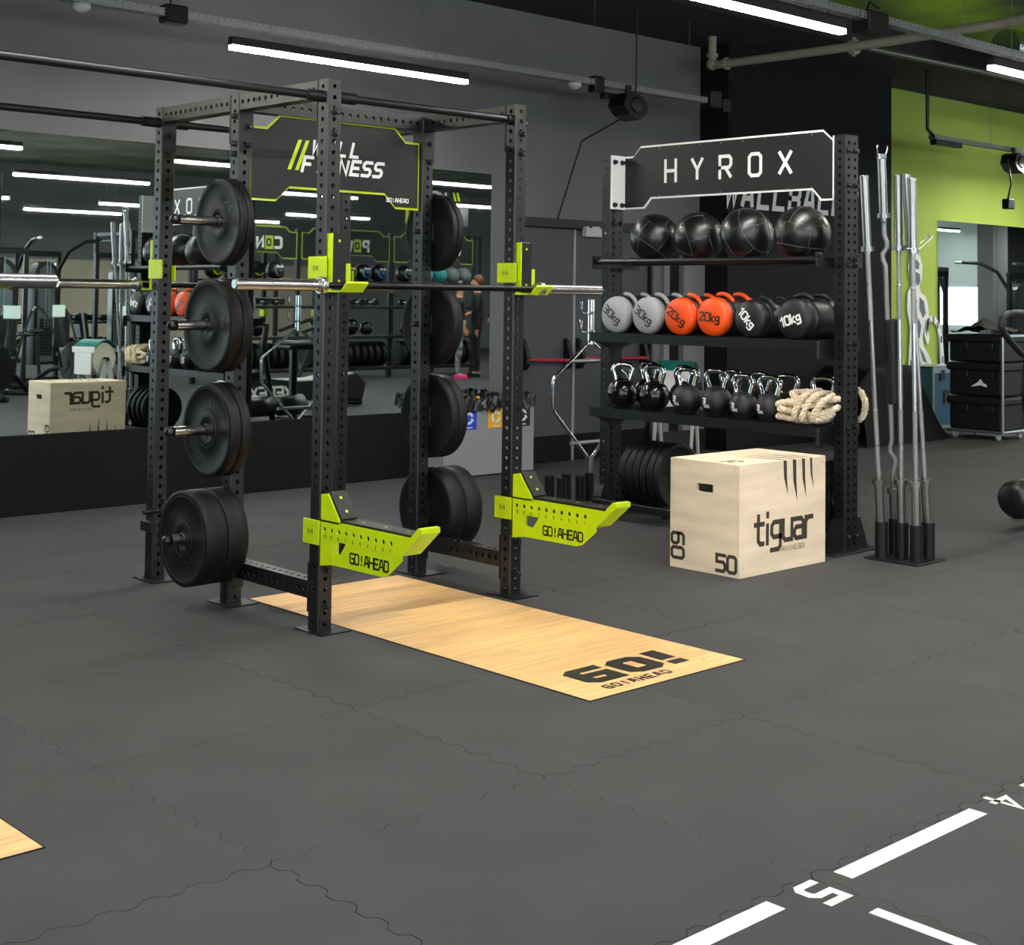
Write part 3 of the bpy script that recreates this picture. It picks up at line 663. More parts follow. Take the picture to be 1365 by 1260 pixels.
def spotter(px, py):
    r = bpy.data.objects.new('spotter_arm', None); C.objects.link(r); r.parent = rig; r.location = Vector((px, py, .45))-wl(rig); WL[r.name] = Vector((px, py, .45)); r['label'] = 'lime spotter arm with black pad and numbered holes'
    xo = px-.012; xi = px+PW+.012
    def q(y): return py-y      # distance out from the post face
    b = MB(); b.box(xo-.004, xo+.008, q(.02), q(-.105), .387, .495, .002); b.box(xo, xi, q(-.086), q(-.08), .387, .495); b.box(xi-.006, xi, q(.02), q(-.085), .387, .495); b.build('bracket', 'lime', r)
    b = MB()
    # back upright with gusset
    for xx in (xo, xi-.006):
        b.prism([(xx, q(.02), .495), (xx, q(.02), .612), (xx, q(.075), .62), (xx, q(.165), .508), (xx, q(.165), .495)], (.006, 0, 0))
        if xx == xo: b.prism([(xx, q(.02), .30), (xx, q(.02), .42), (xx, q(.115), .42), (xx, q(.115), .315)], (.006, 0, 0))
    b.box(xo, xi, q(.026), q(.02), .30, .612); b.build('gusset', 'lime', r)
    # channel
    b = MB(); y0, y1 = q(.02), q(.615)
    b.holed((xo, y0, .42), -Y_, Z_, .0001, [0], .0001, 1, .00001) if False else None
    b.holed((xo, y0, .503), -Z_, -Y_, .083, [.04], .545, .0525, .0105, thick=.005)
    b.holed((xi, y0, .42), Z_, -Y_, .083, [.043], .545, .0525, .0105, thick=.005)
    ye = q(.565)
    tip = [(ye, .42), (q(.60), .42), (q(.725), .525), (q(.725), .545), (q(.705), .548), (q(.655), .503), (ye, .503)]
    b.prism([(xo, a, z) for a, z in tip], (xi-xo, 0, 0))
    b.quad((xo, y0, .503), (xi, y0, .503), (xi, ye, .503), (xo, ye, .503)); b.quad((xo, y0, .42), (xo, ye, .42), (xi, ye, .42), (xi, y0, .42))
    b.build('channel', 'lime', r)
    b = MB(); b.box(xo+.007, xi-.007, ye, q(.026), .426, .497); b.build('hole_shade_fill', 'black', r)  # added black filler, stands in for the shade inside the channel holes
    b = MB()
    pl = [(.075, .315), (.115, .355), (.15, .355), (.205, .42), (.60, .42), (.60, .40), (.50, .322), (.46, .315)]
    b.prism([(xo+.002, q(a), z) for a, z in [(.105, .315), (.105, .375), (.17, .365), (.215, .421), (.60, .421), (.60, .40), (.505, .325), (.47, .317)]], (.005, 0, 0)); b.build('name_plate', 'lime', r)
    b = MB(); strokes(b, 'GO!AHEAD', (xo+.0015, q(.245), .343), -Y_, Z_, .042, 1.2, 0, gap=1.5, adv=3.4); b.build('name_cutout', 'frame', r)
    b = MB()
    for k in range(10):
        strokes(b, str(10-k), (xo-.0003, q(.02+.037+k*.0525-.006), .4255), -Y_, Z_, .013, 1.1, 0, gap=1.5, adv=3)
    b.build('hole_numbers', 'black', r)
    b = MB(); strokes(b, '5/8', (xo-.0042, q(-.065), .435), -Y_, Z_, .016, 1.1, 0); b.build('size_mark', 'ply_print', r)
    b = MB(); b.box(xo+.006, xi-.004, q(.655), q(.165), .5035, .514, .003)
    b.build('top_pad', 'uhmw', r)
    b = MB(); b.prism([(xo+.01, q(.072), .621), (xo+.01, q(.08), .629), (xo+.01, q(.17), .519), (xo+.01, q(.162), .512)], (xi-xo-.016, 0, 0)); b.build('back_pad', 'uhmw', r)
    b = MB(); n = Vector((0, -.78, .63)); cx = (xo+xi)/2
    for t in (.25, .75): b.lathe([(.007, 0), (.007, .0015)], Vector((cx, q(.08+.09*t), .629-.11*t))+n*.0006, n, 12)
    for a in (.27, .43, .58): b.lathe([(.007, 0), (.007, .001)], (cx, q(a), .514), Z_, 12)
    b.build('pad_screw', 'lime', r)
spotter(XL, YC); spotter(XR, YC)
b = MB(); b.box(XL-.04, XL-.005, YA-.05, YA+.06, .26, .31, .004); b.cyl((XL-.06, YA-.01, .36), (XL+.06, YA-.01, .36), .011, 12); b.build('band_pin', 'frame2', rig)
for z in (.41, .22): bolt(rig, XL+.055, YA, z, '-y')

# storage pegs and plates
def plate_parts(b, o, ax, R, t, side):
    """bumper plate: o centre of the inner face, ax direction towards the outer face"""
    prof = [(.026, 0), (.075, 0), (.085, .004), (R-.03, .004), (R-.022, 0), (R-.006, 0), (R, .006), (R, t-.006), (R-.006, t), (R-.022, t), (R-.03, t-.004), (.085, t-.004), (.075, t), (.026, t), (.026, 0)]
    b.slathe(prof, o, ax, 56)
def plate(x, y, z, ax, R, t, label, grp, brand=True, name='bumper_plate'):
    r = root(name, (x, y, z), label, 'weight plate', grp); A = Vector(ax)
    b = MB(); plate_parts(b, (x, y, z), A, R, t, 1); b.build('disc', 'plate', r)
    b = MB(); o = Vector((x, y, z))+A*(t+.0002)
    for rr in (.082, R-.026):
        u = A.orthogonal().normalized(); v = A.cross(u)
        b.tube([o-A*.002+(u*math.cos(a)+v*math.sin(a))*rr for a in [2*PI*i/48 for i in range(48)]], .0016, 5, True)
    b.build('moulded_ring', 'plate_line', r)
    b = MB(); b.slathe([(.0255, -.001), (.03, t+.001), (.0255, t+.001)], (x, y, z), A, 24); b.build('hub_ring', 'bolt', r)
    if brand:
        b = MB(); an = random.uniform(0, 6.28); v = Vector((0, math.sin(an), math.cos(an))) if abs(A.x) > .5 else Vector((math.sin(an), 0, math.cos(an)))
        u = v.cross(A); o3 = Vector((x, y, z))+A*(t-.0038)
        strokes(b, '><', o3+v*.10-u*.03, u, v, .045, 1.0, 0, gap=1); strokes(b, '10KG', o3-v*.15-u*.05, u, v, .028, 1.1, 0)
        b.build('moulded_mark', 'plate_line', r)
    return r
SETS = [(1.841, [.035, .04], .212), (1.340, [.055, .065], .225), (.840, [.05, .06], .225), (.336, [.11, .115], .225)]
nm = ['top', 'second', 'third', 'bottom']
for k, (z, ts, R) in enumerate(SETS):
    for side in (0, 1):
        sgn = -1 if side == 0 else 1
        x0 = XL if side == 0 else XR+PW; cy = YB+PW/2; x = x0+sgn*.006
        b = MB(); pl_ = .30 if side == 0 else (sum(ts) if k != 1 else .07)+.03; b.cyl((x0, cy, z), (x0+sgn*pl_, cy, z), .0245, 20); pg = b.build('storage_peg', 'steel', rig)
        b = MB(); b.slathe([(.0255, 0), (.0255, .02), (.021, .032), (.01, .039), (.0005, .041)], (x0+sgn*(pl_-.005), cy, z), Vector((sgn, 0, 0)), 20); b.build('end_cap', 'cap', pg)
        b = MB(); b.box(min(x0, x0+sgn*.006), max(x0, x0+sgn*.006), YB-.002, YB+PW+.002, z-.05, z+.05, .002); b.build('peg_flange', 'frame2', pg)
        if side: bolt(rig, x0-PW, cy, z, '-x')
        if side and k == 1: tt = [.07]
        else: tt = ts
        for i, t in enumerate(tt):
            where = 'inner' if i == 0 and len(tt) > 1 else 'outer'
            thick = {.035: 'thin', .04: 'thin', .11: 'thick', .115: 'thick'}.get(t, 'medium')
            plate(x, cy, z-(.0 if i == 0 else .001), (sgn, 0, 0), R, t,
                  '%s black bumper plate, %s on the %s %s peg of the power rack' % (thick, where, nm[k], 'left' if side == 0 else 'right'), None, i == len(tt)-1)
            x += sgn*(t+.002)

# barbells
def barbell(cx, y, z, label, L=2.2, inner=1.29, grp=None, black=True):
    r = root('barbell', (cx, y, z-.014), label, 'barbell', grp)
    hi = inner/2
    b = MB(); b.cyl((cx-hi, y, z), (cx+hi, y, z), .014, 16); b.build('shaft', 'oxide' if black else 'steel', r)
    for (a, c) in ((-hi+.03, -.2), (.2, hi-.03)): b = MB(); b.cyl((cx+a, y, z), (cx+c, y, z), .0144, 16); b.build('knurled_grip', 'oxide', r)
    for s_ in (-1, 1):
        X = Vector((s_, 0, 0)); b = MB(); o = (cx+s_*hi, y, z)
        b.lathe([(.0165, -.012), (.0165, 0)], o, X, 20); b.lathe([(.036, .0), (.039, .003), (.039, .025), (.036, .028)], o, X, 28); b.lathe([(.0295, .028), (.0295, .04)], o, X, 24)
        b.lathe([(.025, .04), (.025, L/2-hi-.004), (.0235, L/2-hi)], o, X, 28, caps=False); b.slathe([(.0235, L/2-hi), (.019, L/2-hi), (.017, L/2-hi-.006), (.0005, L/2-hi-.006)], o, X, 24)
        sl = b.build('sleeve', 'steel', r)
        b = MB(); b.lathe([(.008, 0), (.008, .003)], Vector(o)+X*(L/2-hi-.006), X, 16); b.build('end_bolt', 'cap', sl)
    return r
barbell(4.267, 5.12, 1.534, 'barbell with steel sleeves and black shaft on the front lime hooks')
barbell(4.327, 6.89, 1.534, 'barbell on the hooks at the mirror side of the rack')
barbell(1.287, 5.115, 1.534, 'barbell of the neighbouring rack, only its steel sleeve in view')

# ------------------------------------------------------------ lifting platforms
def platform(x0, x1, y0, y1, label, logo):
    r = root('lifting_platform', ((x0+x1)/2, (y0+y1)/2, 0), label, 'platform')
    b = MB(); b.box(x0-.006, x1+.006, y0-.004, y1+.006, .0004, .0028); b.build('edge_strip', 'rubber_gap', r)
    n = 30; w_ = (y1-y0)/n
    for i in range(n):
        x = x0; cuts = sorted([x0+(x1-x0)*((.37*i) % 1.0)]) ; segs = []
        for c in cuts+[x1]:
            if c-x > .06: segs.append((x, c)); x = c
        if not segs: segs = [(x0, x1)]
        segs[-1] = (segs[-1][0], x1)
        for (a, c) in segs:
            b = MB(); b.box(a+.0003, c-.0003, y0+i*w_+.0003, y0+(i+1)*w_-.0003, .0004, .0042); b.build('plank', 'wood', r)
    if logo:
        b = MB(); z = .0046
        # heavy block letters G O !
        def P(pts): b.poly([(p[0], p[1], z) for p in pts])
        strokes(b, 'G', (4.05, 3.870, .0043), X_, Y_, .151, 2.15, .0, wx=1.36); strokes(b, 'O', (4.294, 3.872, .0043), X_, Y_, .147, 2.4, .0, wx=1.36)
        P([(4.492, 3.915), (4.585, 3.915), (4.592, 4.052), (4.50, 4.052)]); P([(4.49, 3.838), (4.583, 3.838), (4.585, 3.893), (4.492, 3.893)])
        strokes(b, 'GO!AHEAD', (4.02, 3.765, .0043), X_, Y_, .042, 1.75, .0, gap=2.3, adv=4.6)
        b.lathe([(.006, 0), (.009, .0)], (4.635, 3.808, z), Z_, 16, caps=False); b.build('floor_logo', 'wood_print', r)
    return r
platform(3.85, 4.768, 3.704, 6.016, 'pale wooden lifting platform with black lettering, set in the mats under the rack', True)
platform(.82, 1.739, 3.704, 6.016, 'wooden platform corner at the left edge of the mats', False)

# painted lines and digits on the mats
b = MB(); b.box(3.205, 3.9, 2.134, 2.192, .0002, .0012); tagm(b, 'floor_line', 'line', (3.55, 2.16, 0), 'white floor stripe between the digits 5 and 4', 'floor marking')
b = MB(); b.box(2.2, 2.925, 2.14, 2.198, .0002, .0012); tagm(b, 'floor_line', 'line', (2.55, 2.16, 0), 'white floor stripe at the bottom edge before the digit 5', 'floor marking')
b = MB(); b.box(3.06, 3.10, 1.3, 1.99, .0002, .0012); tagm(b, 'floor_line', 'line', (3.08, 1.6, 0), 'white floor stripe below the digit 5, pointing away to the bottom', 'floor marking')
b = MB(); b.box(4.2, 4.9, 2.134, 2.192, .0002, .0012); tagm(b, 'floor_line', 'line', (4.55, 2.16, 0), 'white floor stripe just beyond the digit 4', 'floor marking')
for k, x0 in ((3, 5.2), (2, 6.2)):
    b = MB(); b.box(x0, x0+.7, 2.134, 2.192, .0002, .0012); tagm(b, 'floor_line', 'line', (x0+.35, 2.16, 0), 'white floor stripe of the row seen in the mirror', 'floor marking', 'floor stripes past the digit 4')
b = MB(); strokes(b, '5', (3.105, 2.19, 0), -X_, -Y_, .105, 1.5, 0); tagm(b, 'floor_digit', 'line', (3.05, 2.15, 0), 'white painted five on the mats at the bottom edge', 'floor marking')
b = MB(); strokes(b, '4', (4.075, 2.2, 0), -X_, -Y_, .105, 1.3, 0); tagm(b, 'floor_digit', 'line', (4.03, 2.15, 0), 'white painted four on the mats at the frame edge', 'floor marking')

# ------------------------------------------------------------ storage rack with the white-edged sign
HX, HY0, HY1, HH = 7.21, 4.858, 6.79, 2.496
hw, hd = .082, .14
hr = root('storage_rack', (HX, HY0, 0), 'tall black perforated storage rack with shelves, standing right of the power rack', 'storage rack')
hpm = post_mesh(hd, hw, HH, [.038, .102], [hw/2], 'frame2')
for y in (HY0, HY1):
    link(hpm, 'post', hr, (HX, y, 0))
    b = MB(); b.box(HX-.17, HX+hd+.17, y-.05, y+hw+.05, 0, .008, .002); b.build('base_plate', 'frame2', hr)
    for s_, xx in ((-1, HX), (1, HX+hd)):
        b = MB(); b.prism([(xx, y+.006, .008), (xx+s_*.125, y+.006, .008), (xx+s_*.11, y+.006, .03), (xx+s_*.03, y+.006, .2), (xx, y+.006, .2)], (0, hw-.012, 0)); b.build('foot_gusset', 'frame', hr)
bs = bolt_mesh(1.0)
def hbolts(y, d, zs):
    for z in zs:
        for xx in (HX+.03, HX+.108): bolt(hr, xx, y, z, d)
hbolts(HY0, '-y', (2.40, 2.19, 1.71, 1.235, .74, .09)); hbolts(HY1, '-y', (2.02, 1.69))
bolt(hr, HX+.108, HY0, 1.745, '-y')
def tagl(o, t): o['label'] = t; return o
def shelf(z, x0, x1, name='shelf', lip=.062):
    b = MB(); ya, yb = HY0+hw-.005, HY1+.03
    b.box(x0, x1, HY0+hw+.004, HY1-.004, z-.006, z)
    b.box(x0-.003, x0, HY0+hw+.004, HY1+.04, z-lip, z+.001); b.box(x1, x1+.003, HY0+hw+.004, HY1+.04, z-lip, z+.001)
    sh = b.build(name, 'frame2', hr)
    for y in (HY0+hw, HY1-.006):
        b = MB(); b.prism([(x0, y, z-.006), (x1, y, z-.006), (x1, y, z-lip), (HX+hd, y, z-.115), (HX, y, z-.115), (x0, y, z-lip)], (0, .006, 0)); b.build('shelf_bracket', 'frame2', sh)
    b = MB(); b.box(x0-.045, x0-.003, HY0+hw-.02, HY0+hw+.004, z-.115, z-.005, .008); b.build('end_plate', 'frame2', sh)
    return sh
shelf(1.256, 7.07, 7.49); shelf(.744, 7.07, 7.49)
for x in (7.075, 7.475):
    b = MB(); b.cyl((x, HY0+hw+.006, 1.741), (x, HY1-.002, 1.741), .0185, 20); rd = b.build('ball_rail', 'frame', hr)
    for y, s_ in ((HY0+hw, 1), (HY1-.006, 1)):
        b = MB(); b.box(x-.045, x+.045, y, y+.006, 1.695, 1.785, .004); b.build('rail_flange', 'frame2', rd)
        bolt(rd, x-.02, y if s_ > 0 else y, 1.765, '-y')
        b = MB(); b.box(min(x, HX+.07), max(x, HX+.07), y+.0005, y+.0055, 1.69, 1.74); b.build('rail_arm', 'frame2', rd)
# slanted bottom plate cradle
b = MB(); b.box(7.05, 7.09, HY0+hw, HY1-.004, .075, .125, .004); b.build('plate_rail', 'frame2', hr)
b = MB(); b.box(7.46, 7.5, HY0+hw, HY1-.004, .075, .125, .004); b.build('plate_rail', 'frame2', hr)
for yy in (HY0+hw+.002, 5.55, 6.14, HY1-.012):
    b = MB(); b.prism([(7.05, yy, .06), (7.5, yy, .06), (7.5, yy, .14), (7.44, yy, .14), (7.4, yy, .085), (7.15, yy, .085), (7.11, yy, .14), (7.05, yy, .14)], (0, .006, 0)); b.build('cradle_rib', 'frame2', hr)
hs = root('rack_sign', (HX+hd, 5.9, 2.3), 'black sign with white edge and wide white capitals on top of the storage rack', 'sign')
sx_ = HX+hd+.004
def hyp(e, x):
    y1, y0 = 6.79-e*.8, 4.945+e*.8
    return [(x, y1, 2.49-e), (x, 6.703+e*.4, 2.49-e), (x, 6.635+e*.2, 2.556-e), (x, 5.119-e*.2, 2.556-e), (x, 5.046-e*.4, 2.49-e), (x, y0, 2.49-e), (x, y0, 2.113+e), (x, 5.133-e*.6, 2.113+e), (x, 5.198-e*.4, 2.183+e), (x, 6.536+e*.4, 2.183+e), (x, 6.60+e*.6, 2.117+e), (x, y1, 2.117+e)]
b = MB(); b.prism(hyp(0, sx_), (.006, 0, 0)); b.build('border', 'white', hs)
b = MB(); b.prism(hyp(.013, sx_-.0035), (.003, 0, 0)); b.build('face', 'panel', hs)
b = MB(); b.box(HX, sx_+.006, HY1-.007, HY1-.001, 2.115, 2.492, .002); b.build('side_bracket', 'white', hs)
b = MB(); b.box(HX-.004, sx_+.006, HY0+hw+.001, HY0+hw+.007, 2.113, 2.494, .002); b.build('side_bracket', 'white', hs)
for ch, y in zip('HYROX', (6.405, 6.17, 5.93, 5.687, 5.448)):
    b = MB(); strokes(b, ch, (sx_-.0038, y, 2.299), -Y_, Z_, .139, 1.0, 0, adv=4.3); b.build('letter', 'white', hs)
b = MB()
for y in [5.2+.18*k for k in range(8)]:
    for z in (2.53, 2.205): b.lathe([(.004, 0), (.004, .002)], (sx_-.0036, y, z), -X_, 8)
b.build('rivet', 'steel', hs)
for z in (2.445, 2.145):
    for xx in (HX+.035, HX+.11):
        o = bpy.data.objects.new('bolt', bm_); C.objects.link(o); o.parent = hs; o.location = Vector((xx, HY1-.007, z))-wl(hs); o.rotation_euler = DIRR['-y']

# ------------------------------------------------------------ medicine balls
def med_ball(x, y, z, r, rot, label):
    t = root('medicine_ball', (x, y, z), label, 'ball', 'black leather medicine balls on the top rails')
    R = Matrix.Translation((x, y, z)) @ rot
    b = MB(); b.T = R; b.ball((0, 0, 0), r, 40, (1, 1, .97)); b.build('shell', 'leather', t)
    b = MB(); b.T = R; rr = r*1.0015
    # panel seams: three belts with crossing arcs
    def arc(fn, n=40): return [fn(i/n) for i in range(n+1)]
    for lat in (.42, -.42): b.tube([(rr*math.cos(lat)*math.cos(a), rr*math.cos(lat)*math.sin(a), rr*math.sin(lat)*.97) for a in [2*PI*i/48 for i in range(48)]], .0016, 4, True)
    for k in range(6):
        a = k*PI/3; b.tube([(rr*math.cos(l)*math.cos(a+.0), rr*math.cos(l)*math.sin(a), rr*math.sin(l)*.97) for l in [-.42+.84*i/10 for i in range(11)]], .0016, 4)
    for k in range(4):
        a = k*PI/2+.4
        for s_ in (1, -1): b.tube([(rr*math.cos(l)*math.cos(a+s_*.3), rr*math.cos(l)*math.sin(a+s_*.3), s_*rr*math.sin(l)*.97) for l in [.42+1.1*i/10 for i in range(11)]], .0016, 4)
    b.build('seam', 'seam', t)
rnd = random.Random(3)
for i, (y, z, r, e) in enumerate(((6.43, 1.905, .172, (.5, .35, .2)), (6.045, 1.9, .172, (1.1, .9, .3)), (5.645, 1.908, .176, (.9, -.8, .6)), (5.215, 1.907, .176, (.1, -.15, .9)))):
    from mathutils import Euler
    med_ball(7.275, y, z, r, Euler(e).to_matrix().to_4x4(), ['black medicine ball at the far end of the top rails, by the white bracket', 'second black medicine ball from the white bracket', 'third black medicine ball from the white bracket', 'black medicine ball standing apart at the near post of the top rails'][i])

# ------------------------------------------------------------ power bags
def power_bag(y, r, m, pm_, txt, rot, label, x0=7.05, yaw=0, zs=1.0):
    z = 1.2565+r
    t = root('power_bag', (x0, y, 1.2565), label, 'sandbag', 'weight bags on the second shelf')
    T = Matrix.Translation((x0, y, z)) @ Matrix.Rotation(yaw, 4, 'Z')
    b = MB(); b.T = T
    b.slathe([(.0005, -.012), (r*.5, -.009), (r*.82, -.001), (r*.95, .012), (r, .035), (r*.99, .07)], (0, 0, 0), X_, 36); b.build('end_cap', m, t)
    b = MB(); b.T = T; b.slathe([(r*.99, .07), (r*.985, .12), (r*.96, .22), (r*.985, .32), (r*.97, .36)], (0, 0, 0), X_, 36); b.build('body', 'fab_black', t)
    b = MB(); b.T = T; b.slathe([(r*.98, .36), (r, .39), (r*.94, .42), (r*.6, .435), (.0005, .44)], (0, 0, 0), X_, 36); b.build('end_cap', m, t)
    Rr = Matrix.Rotation(rot, 4, 'X')
    for hx_, tilt in ((.10, .35), (.27, .35)):       # curved grips on top
        b = MB(); b.T = T @ Matrix.Rotation(-rot*.5+.25, 4, 'X')
        b.tube([(hx_, math.sin(a)*(r+.010), math.cos(a)*(r+.010+.012*math.cos(a*1.6))) for a in [-.55+1.1*i/12 for i in range(13)]], [.008]+[.014]*11+[.008], 10); b.build('grip', m, t)
        b = MB(); b.T = T @ Matrix.Rotation(-rot*.5+.25, 4, 'X')
        for s_ in (-1, 1): b.tube([(hx_, math.sin(s_*a)*(r+.004), math.cos(s_*a)*(r+.004)) for a in (.5, .7, .9, 1.2)], .006, 6)
        b.build('strap', 'fab_black', t)
    b = MB(); b.T = T
    u = (Rr @ Vector((0, -1, 0))); v = (Rr @ Vector((0, 0, 1)))
    s = r*.52
    u = -Y_*math.cos(rot)+Z_*math.sin(rot); v = Z_*math.cos(rot)+Y_*math.sin(rot)
    W_ = s*2.55; strokes(b, txt, Vector((-.0135, 0, 0))-u*W_*.5-v*s*.42, u, v, s*.8, 1.05 if pm_ == 'black' else 1.3, 0, gap=1.45, adv=None)
    # wrap the print on the cap
    for i, p in enumerate(b.v):
        q = T.inverted() @ p; d = math.hypot(q.y, q.z)/r
        q.x = -.0135 + (.0 if d < .5 else (d-.5)*.022*1.2); b.v[i] = T @ q
    b.build('print', pm_, t)
BG = [(6.60, .125, 'fab_grey', 'black', '30kg', -.62, 'grey 30 kg bag at the far end of the shelf'), (6.315, .125, 'fab_grey', 'black', '30kg', -.6, 'grey 30 kg bag beside the orange bags'),
      (6.03, .124, 'orange', 'black', '20kg', -.55, 'orange 20 kg bag next to the grey bags, lettering tilted'), (5.755, .126, 'orange', 'black', '20kg', -.08, 'orange 20 kg bag next to the black bags, lettering level'),
      (5.455, .12, 'fab_black', 'white', '10kg', -.8, 'black 10 kg bag beside the orange bags, lettering running down'), (5.125, .125, 'fab_black', 'white', '10kg', .3, 'black 10 kg bag at the near post, lettering running up')]
for a in BG: power_bag(a[0], a[1], a[2], a[3], a[4], a[5], a[6])

# ------------------------------------------------------------ kettlebells
def kettlebell(x, y, z, r, yaw, glossy, brand, label, hh=1.0):
    t = root('kettlebell', (x, y, z), label, 'kettlebell', 'kettlebells on the third shelf')
    T = Matrix.Translation((x, y, z)) @ Matrix.Rotation(yaw, 4, 'Z')
    b = MB(); b.T = T; cz = r*.96
    b.slathe([(.0005, 0), (r*.55, 0.001), (r*.62, r*.1)]+[(r*math.cos(a), cz+r*math.sin(a)) for a in [-.9+.18*i for i in range(13)]]+[(.0005, cz+r)], (0, 0, 0), Z_, 32)
    b.build('bell', 'kettle' if glossy else 'kettle2', t)
    b = MB(); b.T = T; w_ = .058*hh; h0 = cz+r*.72; tr = .0168
    pts = [(0, -w_*.78, h0), (0, -w_*.92, h0+.035), (0, -w_*1.12, h0+.075), (0, -w_*1.05, h0+.1), (0, -w_*.75, h0+.117), (0, 0, h0+.123), (0, w_*.75, h0+.117), (0, w_*1.05, h0+.1), (0, w_*1.12, h0+.075), (0, w_*.92, h0+.035), (0, w_*.78, h0)]
    fine = []
    for i in range(len(pts)-1):
        p0, p1, p2, p3 = [Vector(pts[max(0, min(len(pts)-1, i+k))]) for k in (-1, 0, 1, 2)]
        for q in range(4):
            s_ = q/4; fine.append(.5*((2*p1)+(-p0+p2)*s_+(2*p0-5*p1+4*p2-p3)*s_*s_+(-p0+3*p1-3*p2+p3)*s_**3))
    fine.append(Vector(pts[-1])); b.tube(fine, tr, 12); b.build('handle', 'chrome', t)
    b = MB(); b.T = T
    for s_ in (-1, 1): b.slathe([(.022, -.02), (.021, .008), (.0165, .014)], (0, s_*w_*.78, h0+.004), (0, s_*.14, 1), 14)
    b.build('collar', 'kettle2', t)
    if brand:
        b = MB(); b.T = T @ Matrix.Rotation(brand, 4, 'Z')
        def proj(bb):
            for i, p in enumerate(bb.v):
                q = bb.T.inverted() @ p; d = Vector((q.x, q.y, q.z-cz)); k = r*1.004; yy, zz = q.y, q.z-cz
                q = Vector((-math.sqrt(max(0, k*k-yy*yy-zz*zz)), yy, q.z)); bb.v[i] = bb.T @ q
        strokes(b, '3', (-r, r*.3, cz-.01), -Y_, Z_, r*.3, 1.8, 0); strokes(b, '16KG', (-r, r*.3, cz-r*.36), -Y_, Z_, r*.17, 1.3, 0, gap=1.2, adv=3)
        proj(b); b.build('badge_print', 'white', t)
        b = MB(); b.T = T @ Matrix.Rotation(brand, 4, 'Z'); b.poly([(-r, r*.02, cz+r*.24), (-r, -r*.24, cz+r*.24), (-r, -r*.06, cz-.01)]); proj(b); b.build('badge_mark', 'red', t)
zs = .7445
KB = [(7.17, 6.62, .098, .9, 1, 0, 'glossy black kettlebell at the far end, handle edge on'), (7.40, 6.58, .098, .2, 1, 0, 'black kettlebell in the back row before the teal dispenser', 1.0), (7.17, 6.33, .097, .35, 1, 0, 'second glossy black kettlebell from the far end'),
      (7.40, 6.27, .092, .1, 0, 0, 'black kettlebell in the back row behind the first branded one', 1.0), (7.17, 6.045, .094, .25, 0, .0001-.35, 'matt kettlebell with a badge turned to the far post', 1.0), (7.17, 5.80, .094, .1, 0, -.12, 'largest matt kettlebell with a red and white badge, mid shelf', 1.2),
      (7.39, 5.86, .088, .1, 0, 0, 'black kettlebell in the back row, behind the largest badged one', 1.1), (7.15, 5.57, .083, .1, 0, -.08, 'matt badged kettlebell with a small blue sticker', 1.1), (7.36, 5.60, .085, .1, 0, 0, 'black kettlebell in the back row behind the blue stickered one', 1.15),
      (7.38, 5.40, .083, .15, 0, -.1, 'black badged kettlebell in the back row between two front ones', 1.1), (7.15, 5.365, .083, .0, 0, -.06, 'matt badged kettlebell in front, beside the rope', 1.2), (7.40, 5.14, .083, .2, 0, 0, 'kettlebell behind the rope, only its chrome handle showing', 1.1)]
for a in KB: kettlebell(a[0], a[1], zs, a[2]*1.07, a[3], a[4], a[5], a[6], a[7] if len(a) > 7 else 1.0)
# coiled rope
t = root('battle_rope', (7.28, 5.05, zs), 'thick cream rope bundled beside the kettlebells', 'rope')
def rope_loop(pts, r=.021):
    n = len(pts); fine = []
    for i in range(n):
        p0, p1, p2, p3 = [Vector(pts[(i+k) % n]) for k in (-1, 0, 1, 2)]
        for q in range(7):
            s_ = q/7; fine.append(.5*((2*p1)+(-p0+p2)*s_+(2*p0-5*p1+4*p2-p3)*s_*s_+(-p0+3*p1-3*p2+p3)*s_**3))
    m = len(fine); out = [MB(), MB(), MB()]
    acc = 0; cs = []
    for i, p in enumerate(fine): cs.append(acc); acc += (fine[(i+1) % m]-p).length
    tw = round(acc/.085)
    for st in range(3):
        pp = []; u = None
        for i, p in enumerate(fine):
            tt = (fine[(i+1) % m]-fine[i-1]).normalized()
            u = Vector((0, 0, 1))-tt*tt.z if abs(tt.z) < .9 else Vector((1, 0, 0))-tt*tt.x
            u.normalize(); v = tt.cross(u); a = 2*PI*(cs[i]/acc*tw)+st*2*PI/3
            pp.append(p+(u*math.cos(a)+v*math.sin(a))*r*.5)
        MBr.tube(pp, r*.56, 6, True)
loops = [
 [(7.10, 5.26, .79), (7.13, 5.12, .775), (7.12, 4.98, .785), (7.17, 4.92, .82), (7.22, 5.04, .80), (7.2, 5.2, .80)],
 [(7.09, 5.24, .835), (7.12, 5.12, .82), (7.11, 4.99, .81), (7.2, 4.9, .86), (7.28, 5.05, .85), (7.2, 5.22, .85)],
 [(7.11, 5.27, .86), (7.10, 5.16, .88), (7.10, 5.05, .86), (7.22, 4.97, .90), (7.3, 5.1, .89), (7.2, 5.24, .875)],
 [(7.13, 5.18, .93), (7.11, 5.10, .90), (7.12, 5.0, .895), (7.22, 4.9, .91), (7.33, 5.0, .92), (7.26, 5.14, .935)],
 [(7.08, 5.12, .78), (7.07, 5.10, .86), (7.10, 5.06, .93), (7.28, 5.08, .94), (7.33, 5.1, .85), (7.24, 5.12, .78)],
 [(7.07, 5.06, .78), (7.055, 5.03, .85), (7.09, 4.99, .925), (7.28, 5.02, .93), (7.33, 5.04, .85), (7.24, 5.06, .78)],
 [(7.075, 4.99, .785), (7.065, 4.955, .85), (7.10, 4.915, .91), (7.28, 4.955, .92), (7.33, 4.97, .85), (7.24, 4.985, .785)]]
for l in loops:
    MBr = MB(); rope_loop(l); MBr.build('strand_loop', 'rope', t)
